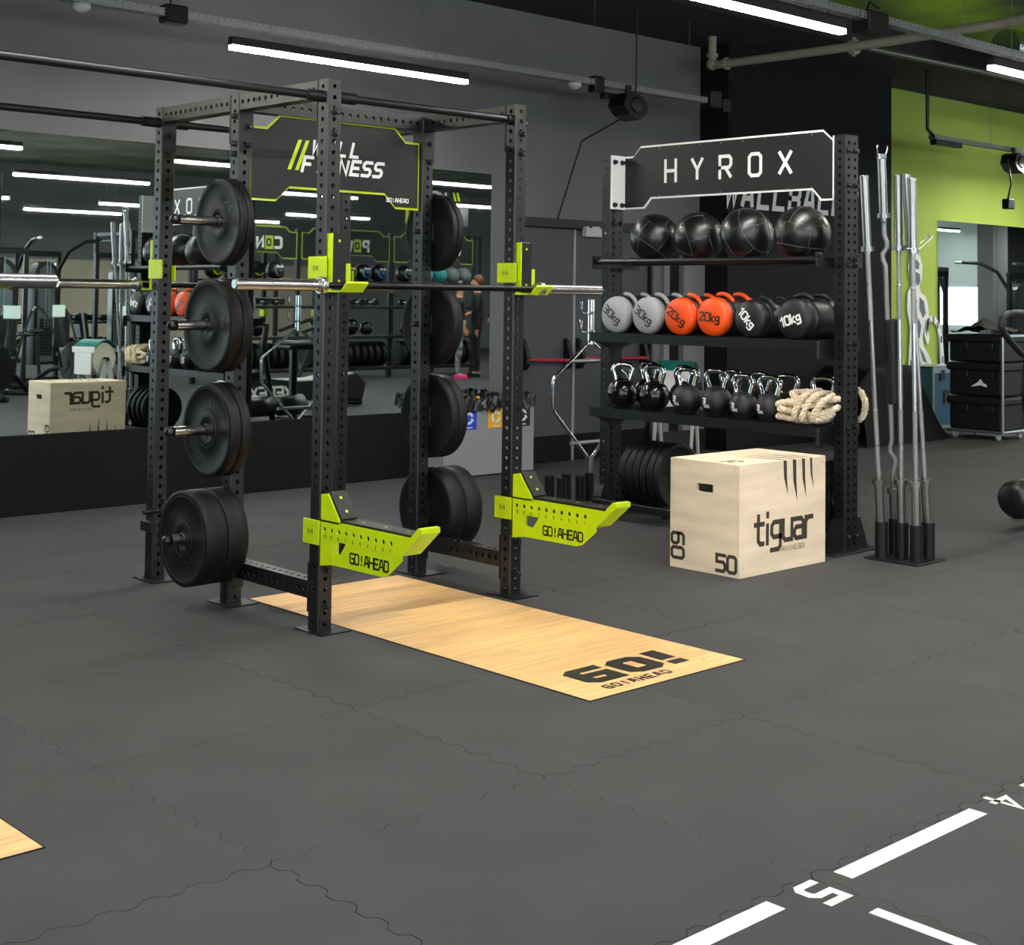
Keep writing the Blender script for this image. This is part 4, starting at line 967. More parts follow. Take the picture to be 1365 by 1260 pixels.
MBr = MB(); rope_loop([(7.40, 4.98, .80), (7.40, 4.88, .78), (7.40, 4.845, .84), (7.39, 4.84, .90), (7.385, 4.88, .955), (7.38, 4.98, .94), (7.39, 5.03, .87)]); MBr.build('strand_loop', 'rope', t)

# ------------------------------------------------------------ bumper plates in the rack's foot
y = 6.24
for i in range(6):
    th = [.045, .05, .05, .05, .055, .06][i]
    plate(7.275, y+.0, .31, (0, -1, 0), .222, th, ['bumper plate with chevron marks at the front of the row by the wooden box', 'second bumper plate of the floor row by the wooden box', 'third bumper plate of the floor row by the wooden box', 'fourth bumper plate of the floor row by the wooden box', 'fifth bumper plate of the floor row by the wooden box', 'sixth bumper plate of the floor row, farthest from the wooden box'][i], 'bumper plates standing on the lowest rail', i == 0)
    y += th+.012
for i, y in enumerate((5.02, 5.12, 5.22, 5.32)):
    plate(7.29, y, .31, (0, -1, 0), .222, .05, ['bumper plate', 'second bumper plate', 'third bumper plate', 'fourth bumper plate'][i]+' inside the near post of the storage rack, behind the wooden box', 'bumper plates by the near post', i == 0)

# ------------------------------------------------------------ plyometric box
BX, BY, BW, BD, BH = 6.112, 4.781, .79, .49, .6045
pb = root('plyo_box', (BX+BW/2, BY+BD/2, 0), 'pale plywood jump box with black stencilled lettering and claw marks', 'box')
T_ = .018
def pside(name, *a): b = MB(); b.box(*a, .0015); return b.build(name, 'ply', pb)
pside('top_panel', BX, BX+BW, BY, BY+BD, BH-T_, BH); pside('bottom_panel', BX, BX+BW, BY, BY+BD, 0, T_)
pside('front_panel', BX, BX+BW, BY, BY+T_, T_, BH-T_); pside('rear_panel', BX, BX+BW, BY+BD-T_, BY+BD, T_, BH-T_)
for (x0, x1) in ((BX, BX+T_), (BX+BW-T_, BX+BW)):
    b = MB(); ya, yb2_, za, zb2 = BY+T_, BY+BD-T_, T_, BH-T_; h0, h1, g0, g1 = 4.965, 5.08, .437, .482
    for (a, c, d, e) in ((ya, h0, za, zb2), (h1, yb2_, za, zb2), (h0, h1, za, g0), (h0, h1, g1, zb2)): b.box(x0, x1, a, c, d, e)
    b.build('end_panel', 'ply', pb)
b = MB(); f_ = -Y_
strokes(b, 'tiguar', (BX+.135, BY, .165), X_, Z_, .16, 1.0, .02, gap=.95); b.build('lettering', 'ply_print', pb)
b = MB(); strokes(b, 'TRAINING BOX', (BX+.345, BY, .105), X_, Z_, .026, .7, 0, gap=1.6, adv=3.3); b.build('small_lettering', 'ply_print', pb)
b = MB(); yy = BY-.0008
for (x, l, w_) in ((.403, .195, .03), (.49, .24, .032), (.575, .225, .028), (.648, .18, .02)):
    b.poly([(BX+x-w_/2, yy, BH-.002), (BX+x-w_/2+.006, yy, BH-l*.5), (BX+x+.028, yy, BH-l), (BX+x+w_/2+.003, yy, BH-l*.5), (BX+x+w_/2, yy, BH-.002)])
    zz = BH+.0008
    b.poly([(BX+x-w_/2, BY+.001, zz), (BX+x+w_/2, BY+.001, zz), (BX+x-.01, BY+.16, zz), (BX+x-.08, BY+.3, zz), (BX+x-.03, BY+.15, zz)])
b.build('claw_marks', 'ply_print', pb)
b = MB(); strokes(b, '50', (BX, BY+.155, .025), -Y_, Z_, .085, 1.35, 0, gap=1.7, adv=3.6); b.build('size_digits', 'ply_print', pb)
b = MB(); strokes(b, '60', (BX, BY+BD-.015, .19), -Z_, -Y_, .085, 1.35, 0, gap=1.7, adv=3.9); b.build('size_digits', 'ply_print', pb)
b = MB(); strokes(b, '75', (BX+.05, BY+.10, BH), X_, -Y_ if False else Y_, .07, 1.3, 0); b.build('top_digits', 'ply_print', pb)
# print on the face turned to the mirror (upside down there: lettering high, claws low)
b = MB(); yb3 = BY+BD
strokes(b, 'tiguar', (6.755, yb3, .40), -X_, Z_, .15, 1.0, .02, gap=.95); strokes(b, 'TRAINING BOX', (6.56, yb3, .325), -X_, Z_, .026, .7, 0, gap=1.6, adv=3.3)
for (x, l, w_) in ((.36, .195, .03), (.45, .24, .032), (.54, .225, .028), (.63, .18, .02)):
    b.poly([(6.16+x-w_/2, yb3+.0008, .02), (6.16+x+.01, yb3+.0008, l+.02), (6.16+x+w_/2, yb3+.0008, .02)])
b.build('rear_print', 'ply_print', pb)
b = MB()
for (x, z) in ((.03, .57), (.03, .4), (.035, .2), (.03, .05), (.76, .57), (.765, .3), (.76, .06), (.25, .585), (.55, .02), (.3, .02)): b.lathe([(.0022, 0), (.0022, .0005)], (BX+x, BY, z), -Y_, 8)
for (y, z) in ((.03, .585), (.25, .59), (.45, .588), (.02, .3), (.47, .2), (.2, .01)): b.lathe([(.0022, 0), (.0022, .0005)], (BX, BY+y, z), -X_, 8)
b.build('screw', 'ply_print', pb)

# ------------------------------------------------------------ barbell holder with upright bars
bh = root('barbell_holder', (7.32, 4.52, 0), 'black floor stand with upright tubes holding chrome bars', 'barbell holder')
b = MB(); b.box(7.165, 7.475, 4.345, 4.70, 0, .01, .003); b.build('base_plate', 'frame2', bh)
TB = [(7.232, 4.62), (7.40, 4.635), (7.295, 4.525), (7.272, 4.415), (7.425, 4.43)]
for (x, y) in TB:
    b = MB(); b.lathe([(.0375, 0), (.0375, .205)], (x, y, .01), Z_, 24, caps=False); b.slathe([(.0375, .205), (.0335, .205), (.0335, .02)], (x, y, .01), Z_, 24); b.build('tube', 'frame2', bh)
def upright_bar(base, top, label, ez=False, pad=False, L=2.2, shade='steel'):
    A = Vector(base); B = Vector(top); A = A-(B-A)*Vector((1, 1, 0))*.042; d = (B-A).normalized(); L = (B-A).length
    r = root('barbell', A, label, 'barbell', 'bars standing in the holder')
    b = MB(); sl = .415 if not ez else .35
    for (o, dd) in ((A, d), (B, -d)):
        b = MB(); b.lathe([(.0235, 0), (.025, .004), (.025, sl)], o, dd, 22); b.lathe([(.0375, sl), (.0375, sl+.028)], o, dd, 24); b.lathe([(.017, sl+.028), (.017, sl+.045)], o, dd, 16); b.build('sleeve', 'sleeve_steel', r)
    s0 = sl+.03; s1 = L-sl-.03
    if not ez:
        for (q0, q1) in ((s0, s0+.19), (s0+.2, s0+.4), (s1-.4, s1-.2), (s1-.19, s1)): b = MB(); b.cyl(A+d*q0, A+d*q1, .0142, 14); b.build('knurled_grip', 'knurl', r)
        b = MB(); b.cyl(A+d*s0, A+d*s1, .0136, 14); b.build('shaft', 'steel', r)
    else:
        side = d.cross(Vector((.78, .62, 0))).normalized(); pts = []
        prof = [(s0, 0), (s0+.10, 0), (s0+.14, -.014), (s0+.17, -.014), (s0+.21, .013), (s0+.24, .013), (s0+.28, .0), (s0+.42, 0), (s1-.42, 0), (s1-.28, 0), (s1-.24, .014), (s1-.21, .014), (s1-.17, -.013), (s1-.14, -.013), (s1-.10, 0), (s1, 0)]
        b = MB(); b.tube([A+d*a+side*q for a, q in prof], .0142, 14); b.build('shaft', 'knurl', r)
    if pad:
        b = MB(); m0 = .80; b.lathe([(.012, 0), (.045, .003), (.048, .012), (.048, .49), (.045, .5), (.012, .503)], A+d*(L*.5-.30)+Vector((.02, -.02, 0)), d, 24); tag(b.build('foam_pad', 'fab_black', r), '', '') if False else b.build('foam_pad', 'fab_black', r)
    return r
upright_bar((7.232, 4.62, .02), (7.045, 4.62, 2.225), 'upright chrome bar standing closest to the storage rack post')
upright_bar((7.40, 4.635, .02), (7.195, 4.60, 2.36), 'upright curl bar with bent shaft, black foam pad and spring collars on top', ez=True, pad=True)
upright_bar((7.295, 4.525, .02), (7.262, 4.53, 2.235), 'upright chrome bar behind the front one in the holder')
upright_bar((7.272, 4.415, .02), (7.248, 4.43, 2.215), 'upright chrome bar at the front corner of the holder')
upright_bar((7.425, 4.43, .02), (7.262, 4.477, 2.24), 'upright chrome bar leaning inwards from the outer tube')
t = root('spring_collar', (7.196, 4.6, 2.36), 'chrome spring collar with two prongs on top of the curl bar', 'collar')
b = MB()
for k in range(4): b.tube([(7.196+.027*math.cos(a), 4.6+.027*math.sin(a), 2.33+k*.007) for a in [2*PI*i/16 for i in range(16)]], .0035, 5, True)
b.tube([(7.17, 4.61, 2.35), (7.15, 4.6, 2.39), (7.155, 4.6, 2.41), (7.165, 4.6, 2.40)], .004, 6); b.tube([(7.22, 4.59, 2.35), (7.245, 4.59, 2.39), (7.25, 4.59, 2.412), (7.238, 4.59, 2.405)], .004, 6); b.build('coil', 'chrome', t)
t = root('spring_collar', (7.27, 4.45, 1.86), 'chrome spring collar with a long prong on the front bars', 'collar')
b = MB(); b.tube([(7.30, 4.43, 1.79), (7.33, 4.41, 1.82), (7.375, 4.385, 1.86), (7.385, 4.38, 1.875), (7.37, 4.385, 1.885), (7.31, 4.42, 1.835)], .0045, 6); b.tube([(7.25+.034*math.cos(a), 4.44+.034*math.sin(a), 1.80) for a in [2*PI*i/16 for i in range(16)]], .0045, 6, True); b.build('coil', 'chrome', t)

# ------------------------------------------------------------ hex bar and its holder behind the storage rack
hb = root('hex_bar', (7.46, 7.3, .03), 'chrome hexagonal trap bar standing on end between the racks', 'barbell')
hy = 7.3; cx = 7.56
P8 = [(cx-.04, .33), (cx-.385, .68), (cx-.385, .91), (cx-.04, 1.17)]
b = MB(); b.tube([(x, hy, z) for x, z in [(cx-.015, .31), (cx-.04, .34)]+[(cx-.375, .67), (cx-.387, .70), (cx-.387, .89), (cx-.375, .915)]+[(cx-.04, 1.15), (cx-.015, 1.17)]], .0135, 14); b.build('frame_half', 'chrome', hb)
b = MB(); b.tube([(x, hy, z) for x, z in [(cx+.015, .31), (cx+.04, .34), (cx+.375, .67), (cx+.387, .70), (cx+.387, .89), (cx+.375, .915), (cx+.04, 1.15), (cx+.015, 1.17)]], .0135, 14); b.build('frame_half', 'chrome', hb)
b = MB()
for z in (.435, 1.03): b = MB(); b.cyl((cx-.20, hy, z), (cx+.20, hy, z), .015, 14); b.build('grip_handle', 'knurl', hb)
b = MB(); b.lathe([(.0245, 0), (.0245, .30)], (cx, hy, .03), Z_, 22); b.build('sleeve', 'steel', hb)
b = MB(); b.lathe([(.0245, 0), (.0245, .33)], (cx, hy, 1.15), Z_, 22); b.build('sleeve', 'chrome', hb)
for z in (1.24, 1.38):
    t = root('spring_collar', (cx, hy, z), 'chrome spring collar on the hex bar, %s one' % ('lower' if z < 1.3 else 'upper'), 'collar')
    b = MB(); b.tube([(cx-.03, hy, z), (cx-.09, hy, z), (cx-.11, hy, z+.03), (cx-.12, hy, z+.08), (cx-.105, hy, z+.1), (cx-.095, hy, z+.08), (cx-.1, hy, z+.03)], .0045, 6)
    for k in range(3): b.tube([(cx+.028*math.cos(a), hy+.028*math.sin(a), z-.007+k*.008) for a in [2*PI*i/16 for i in range(16)]], .004, 5, True)
    b.build('coil', 'chrome', t)
bh2 = root('barbell_holder', (7.4, 7.24, 0), 'low black floor stand of short tubes, partly empty, holding the trap bar', 'barbell holder')
b = MB(); b.box(7.1, 7.72, 7.1, 7.42, 0, .01, .003); b.build('base_plate', 'frame2', bh2)
for (x, y) in ((7.17, 7.2), (7.2, 7.35), (7.36, 7.2), (7.38, 7.36), (cx, hy)):
    b = MB(); b.lathe([(.036, 0), (.036, .2)], (x, y, .01), Z_, 24, caps=False); b.slathe([(.036, .2), (.0285, .2), (.0285, .02)], (x, y, .01), Z_, 24); b.build('tube', 'frame2', bh2)

# ------------------------------------------------------------ recycling bin against the wall
rb = root('recycling_bin', (8.0, 9.0, 0), 'grey three-part recycling bin with black liners and coloured stickers', 'bin')
b = MB(); b.box(7.49, 8.50, 8.88, 8.895, .01, .6, .003); b.box(7.49, 7.505, 8.895, 9.16, .01, .6); b.box(8.485, 8.5, 8.895, 9.16, .01, .6); b.box(7.49, 8.5, 9.15, 9.165, .01, .6); b.box(7.82, 7.835, 8.895, 9.15, .01, .58); b.box(8.16, 8.175, 8.895, 9.15, .01, .58); b.box(7.5, 8.49, 8.89, 9.15, .01, .02); b.build('cabinet', 'grey_metal', rb)
rr_ = random.Random(5)
for k in range(3):
    x0 = 7.5+k*.335; x1 = x0+.32; N = 56; ring = []
    b = MB(); per = []
    for i in range(N):
        a = i/N*4; s_ = int(a); q = a-s_
        px_, py_ = [(x0+(x1-x0)*q, 8.875), (x1, 8.875+.29*q), (x1-(x1-x0)*q, 9.165), (x0, 9.165-.29*q)][s_]
        per.append((px_, py_))
    rows = []
    for (off, z) in ((.012, .545), (.018, .575), (.02, .60), (.014, .64), (.0, .655), (-.03, .65), (-.05, .45)):
        row = []
        for (px_, py_) in per:
            cxx, cyy = (x0+x1)/2, 9.02; dx, dy = px_-cxx, py_-cyy; l = math.hypot(dx, dy)
            row.append((px_+dx/l*(off+rr_.uniform(-.014, .014)), min(9.18, py_+dy/l*(off+rr_.uniform(-.012, .012))), z+rr_.uniform(-.03, .03)))
        rows.append(row)
    n0 = b._a([p for r_ in rows for p in r_])
    for j in range(len(rows)-1):
        for i in range(N): b.face((n0+j*N+i, n0+j*N+(i+1) % N, n0+(j+1)*N+(i+1) % N, n0+(j+1)*N+i), False)
    b.face([n0+(len(rows)-1)*N+i for i in range(N)]); b.build('bin_liner', 'bag', rb)
    b = MB(); b.tube([(x0+.16+.10*math.cos(a), 9.02+.10*math.sin(a), .636) for a in [2*PI*i/24 for i in range(24)]], .008, 6, True); b.build('lid_ring', ['blue', 'yellow', 'black'][k], rb)
for (x0, m, lab) in ((7.66, 'blue', 'blue'), (7.965, 'yellow', 'yellow'), (8.27, 'black', 'black')):
    b = MB(); b.box(x0, x0+.18, 8.876, 8.8795, .39, .565, .001); st = b.build('sticker', m, rb); st['label'] = lab+' recycling sticker'
    b = MB(); c_ = Vector((x0+.09, 8.8755, .485))
    for k in range(3):
        a0 = k*2*PI/3+.3; pts = []
        for i in range(7): a = a0+1.35*i/6; pts.append(c_+Vector((math.cos(a)*.052, 0, math.sin(a)*.052)))
        for i in range(6, -1, -1): a = a0+1.35*i/6; pts.append(c_+Vector((math.cos(a)*.03, 0, math.sin(a)*.03)))
        b.poly(pts[::-1]); a = a0+1.35; m1 = c_+Vector((math.cos(a+.45)*.042, 0, math.sin(a+.45)*.042))
        b.poly([c_+Vector((math.cos(a)*.066, 0, math.sin(a)*.066)), c_+Vector((math.cos(a)*.018, 0, math.sin(a)*.018)), m1])
    b.box(x0+.05, x0+.13, 8.8745, 8.8755, .403, .412); b.build('recycling_symbol', 'white', st)

# ------------------------------------------------------------ paper roll dispensers
def dispenser(x, y, yaw, label):
    r = root('paper_dispenser', (x, y, 0), label, 'paper dispenser')
    T = Matrix.Translation((x, y, 0)) @ Matrix.Rotation(yaw, 4, 'Z')
    b = MB(); b.T = T; b.lathe([(.03, -.14), (.19, -.14), (.195, -.13), (.195, .13), (.19, .14), (.03, .14)], (0, 0, .68), Y_, 40); b.build('paper_roll', 'paper', r)
    b = MB(); b.T = T; b.cyl((0, -.2, .68), (0, .2, .68), .025, 14); b.slathe([(.001, 0), (.04, 0), (.04, .03), (.001, .03)], (0, -.2, .68), -Y_, 16); b.build('spindle', 'cap', r)
    for s_ in (-1, 1):
        b = MB(); b.T = T; yy = s_*.175
        b.prism([(-.05, yy, .68), (.05, yy, .68), (.22, yy, .02), (.16, yy, .02)], (0, .018, 0)); b.prism([(-.05, yy, .68), (.05, yy, .68), (-.16, yy, .02), (-.22, yy, .02)], (0, .018, 0)); b.build('leg_frame', 'plastic_grey', r)
    b = MB(); b.T = T; b.box(-.24, -.14, -.2, .2, 0, .03, .01); b.box(.14, .24, -.2, .2, 0, .03, .01); b.build('foot_bar', 'white', r)
    b = MB(); b.T = T
    pts = [(math.sin(a)*.235, math.cos(a)*.235) for a in [-1.0+.2*i for i in range(11)]]
    for i in range(10):
        (a0, c0), (a1, c1) = pts[i], pts[i+1]
        b.prism([(a0, -.17, .68+c0), (a1, -.17, .68+c1), (a1*.97, -.17, .68+c1*.97), (a0*.97, -.17, .68+c0*.97)], (0, .34, 0))
    b.build('cover', 'tealc', r)
    b = MB(); b.T = T; b.box(-.215, -.19, -.175, .175, .76, .83, .005); b.box(.19, .215, -.175, .175, .76, .83, .005); b.build('cutter_edge', 'white', r)
    b = MB(); b.T = T; b.box(-.212, -.205, -.13, .13, .5, .76); b.build('paper_sheet', 'white', r)
dispenser(10.2, 8.72, .5, 'white paper roll dispenser with teal cover seen through the storage rack')
dispenser(8.05, 2.3, -.35, 'white paper roll dispenser with teal cover reflected above the wooden box')

# ------------------------------------------------------------ cases and covers by the green wall
cs = root('tool_case_stack', (14.6, 7.97, 0), 'stack of black wheeled tool cases with a dark cloth on top', 'case')
for k, (z0, z1) in enumerate(((.10, .46), (.47, .83), (.84, 1.14))):
    b = MB(); b.box(14.33, 14.87, 7.67, 8.29, z0, z1-.05, .02); bd = b.build('case_body', 'case_black', cs)
    b = MB(); b.box(14.3, 14.9, 7.64, 8.32, z1-.085, z1, .02); b.build('case_lid', 'case_black', bd)
    for y0 in (7.76, 8.06):
        b = MB(); b.box(14.315, 14.335, y0, y0+.13, z1-.15, z1-.07, .004); b.build('latch', 'bolt', bd)
    for yy in [7.70+.11*i for i in range(6)]:
        b = MB(); b.box(14.322, 14.335, yy, yy+.022, z0+.03, z1-.09); b.build('rib', 'case_black', bd)
b = MB(); b.prism([(14.32, y, z) for y, z in ((8.02, .57), (7.94, .62), (7.90, .66), (7.87, .615), (7.83, .60), (7.83, .57), (7.9, .59))], (-.002, 0, 0)); b.build('case_logo', 'white', cs)
b = MB(); b.box(14.3, 14.33, 7.63, 7.655, .08, 1.15, .004); b.box(14.87, 14.9, 7.63, 7.655, .08, 1.15, .004); b.box(14.3, 14.9, 7.64, 8.32, .07, .1, .008); b.box(14.3, 14.9, 7.63, 7.655, 1.12, 1.15, .004); b.build('trolley_frame', 'alu', cs)
for (x, y) in ((14.37, 7.72), (14.37, 8.24), (14.83, 7.72), (14.83, 8.24)):
    b = MB(); b.lathe([(.02, -.015), (.036, -.015), (.036, .015), (.02, .015)], (x, y, .036), Y_, 18); b.box(x-.018, x+.018, y-.018, y+.018, .045, .07); b.build('caster', 'plastic_grey', cs)
def crumple(x0, x1, y0, y1, zf, seed, n=26, amp=.05):
    b = MB(); from mathutils import noise
    P = {}
    pts = []
    for j in range(n+1):
        for i in range(n+1):
            u, v = i/n, j/n; z = zf(u, v)
            nz = noise.noise(Vector((u*5+seed, v*5, seed)))+.5*noise.noise(Vector((u*12+seed, v*12, 3)))
            pts.append((x0+(x1-x0)*u+.03*nz, y0+(y1-y0)*v+.03*nz, max(.002, z+amp*nz)))
    n0 = b._a(pts)
    for j in range(n):
        for i in range(n): a = n0+j*(n+1)+i; b.face((a, a+1, a+n+2, a+n+1), True)
    return b
b = crumple(14.32, 14.88, 7.66, 8.3, lambda u, v: 1.15+.03+.14*math.exp(-((v-.45)**2)/.05)*max(0, 1-abs(u-.4)*1.4), 2, amp=.035); b.build('dark_cloth', 'fab_black2', cs)
fc_ = root('flight_case', (15.2, 8.98, 0), 'blue flight case with metal edges below the cut-out figure', 'case')
b = MB(); b.box(14.85, 15.5, 8.8, 9.15, .02, .72, .01); b.build('case_body', 'case_blue', fc_)
for (x0, x1, y0, y1, z0, z1) in ((14.84, 15.51, 8.79, 8.81, .66, .73), (14.84, 15.51, 8.79, 8.81, .01, .05), (14.84, 14.87, 8.79, 8.81, .05, .66), (15.48, 15.51, 8.79, 8.81, .05, .66), (14.84, 15.51, 8.79, 9.16, .731, .745)):
    b = MB(); b.box(x0, x1, y0, y1, z0, z1, .003); b.build('edge_profile', 'alu', fc_)
for xx in (15.0, 15.3):
    b = MB(); b.box(xx, xx+.08, 8.775, 8.79, .58, .7, .004); b.build('butterfly_latch', 'chrome', fc_)
b = MB(); b.box(15.08, 15.2, 8.785, 8.799, .3, .46, .006); b.build('handle_dish', 'chrome', fc_)
def zf(u, v):
    a = min(1, u/.12)*.2+.8 if u < .62 else max(0, 1-(u-.62)/.38)**1.1
    return .80*a*(min(1, v*7) if v < .15 else 1)
b = crumple(12.5, 14.2, 8.15, 8.8, zf, 9, 40, .03); tagm(b, 'draped_cover', 'fab_black2', (13.3, 8.4, 0), 'black cloth cover draped over a heap against the black wall', 'cover')

# athlete figure fixed to the green wall (flat cut-out)
dc = root('wall_cutout', (15.1, 9.19, .7), 'white and grey cut-out of an athlete with a rope, mounted on the green wall', 'wall art')
yw = 9.2
def flat(pts, m, d=.012, y=yw, name='outline'):
    b = MB(); b.prism([(x, y, z) for x, z in pts], (0, -d, 0)); return b.build(name, m, dc)
flat([(14.98, 2.02), (15.05, 2.08), (15.13, 2.09), (15.22, 2.04), (15.27, 1.92), (15.26, 1.78), (15.2, 1.68), (15.24, 1.60), (15.34, 1.56), (15.40, 1.45), (15.42, 1.28), (15.40, 1.14), (15.43, 1.05), (15.40, .98), (15.35, 1.0), (15.32, 1.1), (15.3, 1.2), (15.27, 1.05), (15.31, .95), (15.42, .85), (15.5, .72), (15.56, .55), (15.52, .3), (15.42, .3), (15.40, .55), (15.30, .70), (15.16, .82), (15.12, .6), (15.02, .3), (14.88, .3), (14.94, .6), (14.98, .9), (15.0, 1.2), (14.93, 1.4), (14.94, 1.6), (15.04, 1.7), (14.99, 1.8), (14.96, 1.9)], 'white')
for k in range(3):
    pass
b = MB(); rp = [(15.36, 1.15), (15.42, 1.27), (15.52, 1.3), (15.62, 1.22), (15.7, 1.05), (15.73, .8), (15.75, .45), (15.74, .3)]
for i in range(len(rp)-1):
    (a, c), (d, e) = rp[i], rp[i+1]; n_ = Vector((-(e-c), 0, d-a)).normalized()*.035
    b.prism([Vector((a, yw, c))-n_, Vector((d, yw, e))-n_, Vector((d, yw, e))+n_, Vector((a, yw, c))+n_], (0, -.012, 0))
b.build('rope_band', 'white', dc)
SH = [[(15.06, 1.98), (15.14, 2.0), (15.2, 1.95), (15.18, 1.88), (15.08, 1.9)], [(15.09, 1.86), (15.2, 1.83), (15.22, 1.74), (15.16, 1.68), (15.1, 1.74)], [(15.0, 1.58), (15.08, 1.62), (15.14, 1.5), (15.1, 1.42), (15.03, 1.46)], [(15.2, 1.55), (15.3, 1.5), (15.34, 1.35), (15.28, 1.3), (15.2, 1.4)], [(15.34, 1.28), (15.38, 1.2), (15.36, 1.08), (15.33, 1.15)],
      [(15.04, 1.36), (15.12, 1.36), (15.16, 1.24), (15.08, 1.22)], [(15.18, 1.3), (15.24, 1.2), (15.2, 1.05), (15.14, 1.12)], [(15.04, 1.1), (15.12, 1.1), (15.1, .95), (15.04, .9)], [(15.2, .95), (15.3, .86), (15.38, .75), (15.28, .78)], [(15.42, .74), (15.5, .6), (15.5, .4), (15.45, .5)], [(15.0, .8), (15.08, .75), (15.05, .55), (14.97, .4)], [(15.0, 1.95), (15.03, 1.85), (15.05, 1.75), (15.0, 1.8)]]
for pts in SH: flat(pts, 'decal_dark', .003, yw-.0122, 'tone_patch')
for i in range(len(rp)-2):
    a, c = rp[i+1]; flat([(a-.02, c+.02), (a+.015, c+.03), (a+.02, c-.05), (a-.01, c-.06)], 'decal_dark', .003, yw-.0122, 'tone_patch')

# ------------------------------------------------------------ machine cut by the right edge
mc = root('back_extension_bench', (9.2, 4.6, 0), 'black exercise bench at the right edge with looped handle and foam roller', 'exercise machine')
b = MB(); b.tube([(9.15, 4.6, 1.43), (8.78, 4.6, 1.43), (8.69, 4.6, 1.425), (8.62, 4.6, 1.395), (8.6, 4.6, 1.35), (8.635, 4.6, 1.30), (8.72, 4.6, 1.245), (8.86, 4.6, 1.165), (8.98, 4.6, 1.13)], [.022]*9, 14); b.build('loop_handle', 'case_black', mc)
b = MB(); b.tube([(8.98, 4.6, 1.15), (8.94, 4.6, .9), (9.02, 4.6, .5), (9.08, 4.6, .05)], .035, 14); b.build('upright', 'frame2', mc)
b = MB(); b.slathe([(.001, 0), (.07, .004), (.105, .02), (.12, .05), (.122, .2), (.12, .36), (.001, .38)], (8.685, 4.58, .215), X_, 30); b.build('foam_roller', 'leather', mc)
b = MB(); b.slathe([(.001, 0), (.07, .004), (.105, .02), (.12, .05), (.122, .2), (.12, .36), (.001, .38)], (9.12, 4.58, .215), X_, 30); b.build('foam_roller', 'leather', mc)
b = MB(); b.box(9.3, 9.9, 4.3, 4.36, 0, .06, .01); b.box(9.3, 9.9, 4.85, 4.91, 0, .06, .01); b.box(9.33, 9.4, 4.3, 4.9, .01, .07, .01); b.box(9.04, 9.4, 4.56, 4.62, .0, .06, .01); b.cyl((9.0, 4.58, .215), (9.1, 4.58, .215), .02, 10); b.build('base_frame', 'frame2', mc)
b = MB(); b.box(9.2, 9.55, 4.4, 4.78, .85, .95, .03); b.box(9.32, 9.4, 4.55, 4.62, .05, .86, .01); b.build('hip_pad', 'leather', mc)

# ------------------------------------------------------------ the gym seen in the mirrors
# row of storage bays facing the mirror
RYB = -2.2
st = root('storage_rack', (15.0, RYB, 0), 'long black storage rack of three bays with lime-edged signs seen in the mirror', 'storage rack')
px_ = [12.0, 14.0, 16.02, 18.04]
pm3 = post_mesh(.08, .08, 2.62, [.04], [.04], 'frame2', pitch=.05)
for x in px_: link(pm3, 'post', st, (x-.04, RYB-.04, 0))
for k in range(3):
    x0, x1 = px_[k]+.05, px_[k+1]-.05; yf = RYB+.04
    pts = [(x0, 2.56), (x0+.14, 2.56), (x0+.24, 2.65), (x1-.24, 2.65), (x1-.14, 2.56), (x1, 2.56), (x1, 2.09), (x1-.3, 2.09), (x1-.4, 2.19), (x0+.4, 2.19), (x0+.3, 2.09), (x0, 2.09)]
    b = MB(); b.prism([(x, yf, z) for x, z in pts], (0, .006, 0)); sgp = b.build('sign_border', 'lime_dark', st)
    cx_, cz_ = (x0+x1)/2, 2.36
    b = MB(); b.prism([(cx_+(x-cx_)*.983, yf+.007, cz_+(z-cz_)*.93) for x, z in pts], (0, .002, 0)); b.build('sign_face', 'panel', sgp)
    wd = ['POWER', 'POWER', 'CONNECT'][k] if False else ['CONNECT', 'POWER', 'CONNECT'][k]
    hx_ = {'CONNECT': 1.25, 'POWER': .95}[wd]
    b = MB(); o_ = Vector((cx_+hx_/2, yf+.0095, 2.28)); adv = 3.6; cell = .2/6*(adv+1.9)
    for q, ch in enumerate(wd):
        if q == 1: continue
        strokes(b, ch, o_-X_*(cell*q), -X_, Z_, .17, 1.7, 0, adv=adv)
    b.build('sign_lettering', 'grey_print', sgp)
    b = MB(); oo = o_-X_*cell; b.poly([oo+Vector((.02, 0, -.03)), oo+Vector((-.14, 0, -.03)), oo+Vector((-.14, 0, .2)), oo+Vector((.02, 0, .2))][::-1]); b.build('sign_highlight', 'lime_dark', sgp)
    b = MB(); strokes(b, 'O', oo+Vector((-.03, .001, .03)), -X_, Z_, .11, 1.7, 0, adv=3); b.build('sign_letter', 'panel', sgp)
    for yy in (-.17, .17):
        b = MB(); b.cyl((px_[k]+.04, RYB+yy, 1.71), (px_[k+1]-.04, RYB+yy, 1.71), .018, 12); b.build('ball_rail', 'frame2', st)
    for z in (1.29, .76, .2):
        b = MB(); b.box(px_[k]+.04, px_[k+1]-.04, RYB-.24, RYB+.24, z-.05, z, .004); b.build('shelf', 'frame2', st)
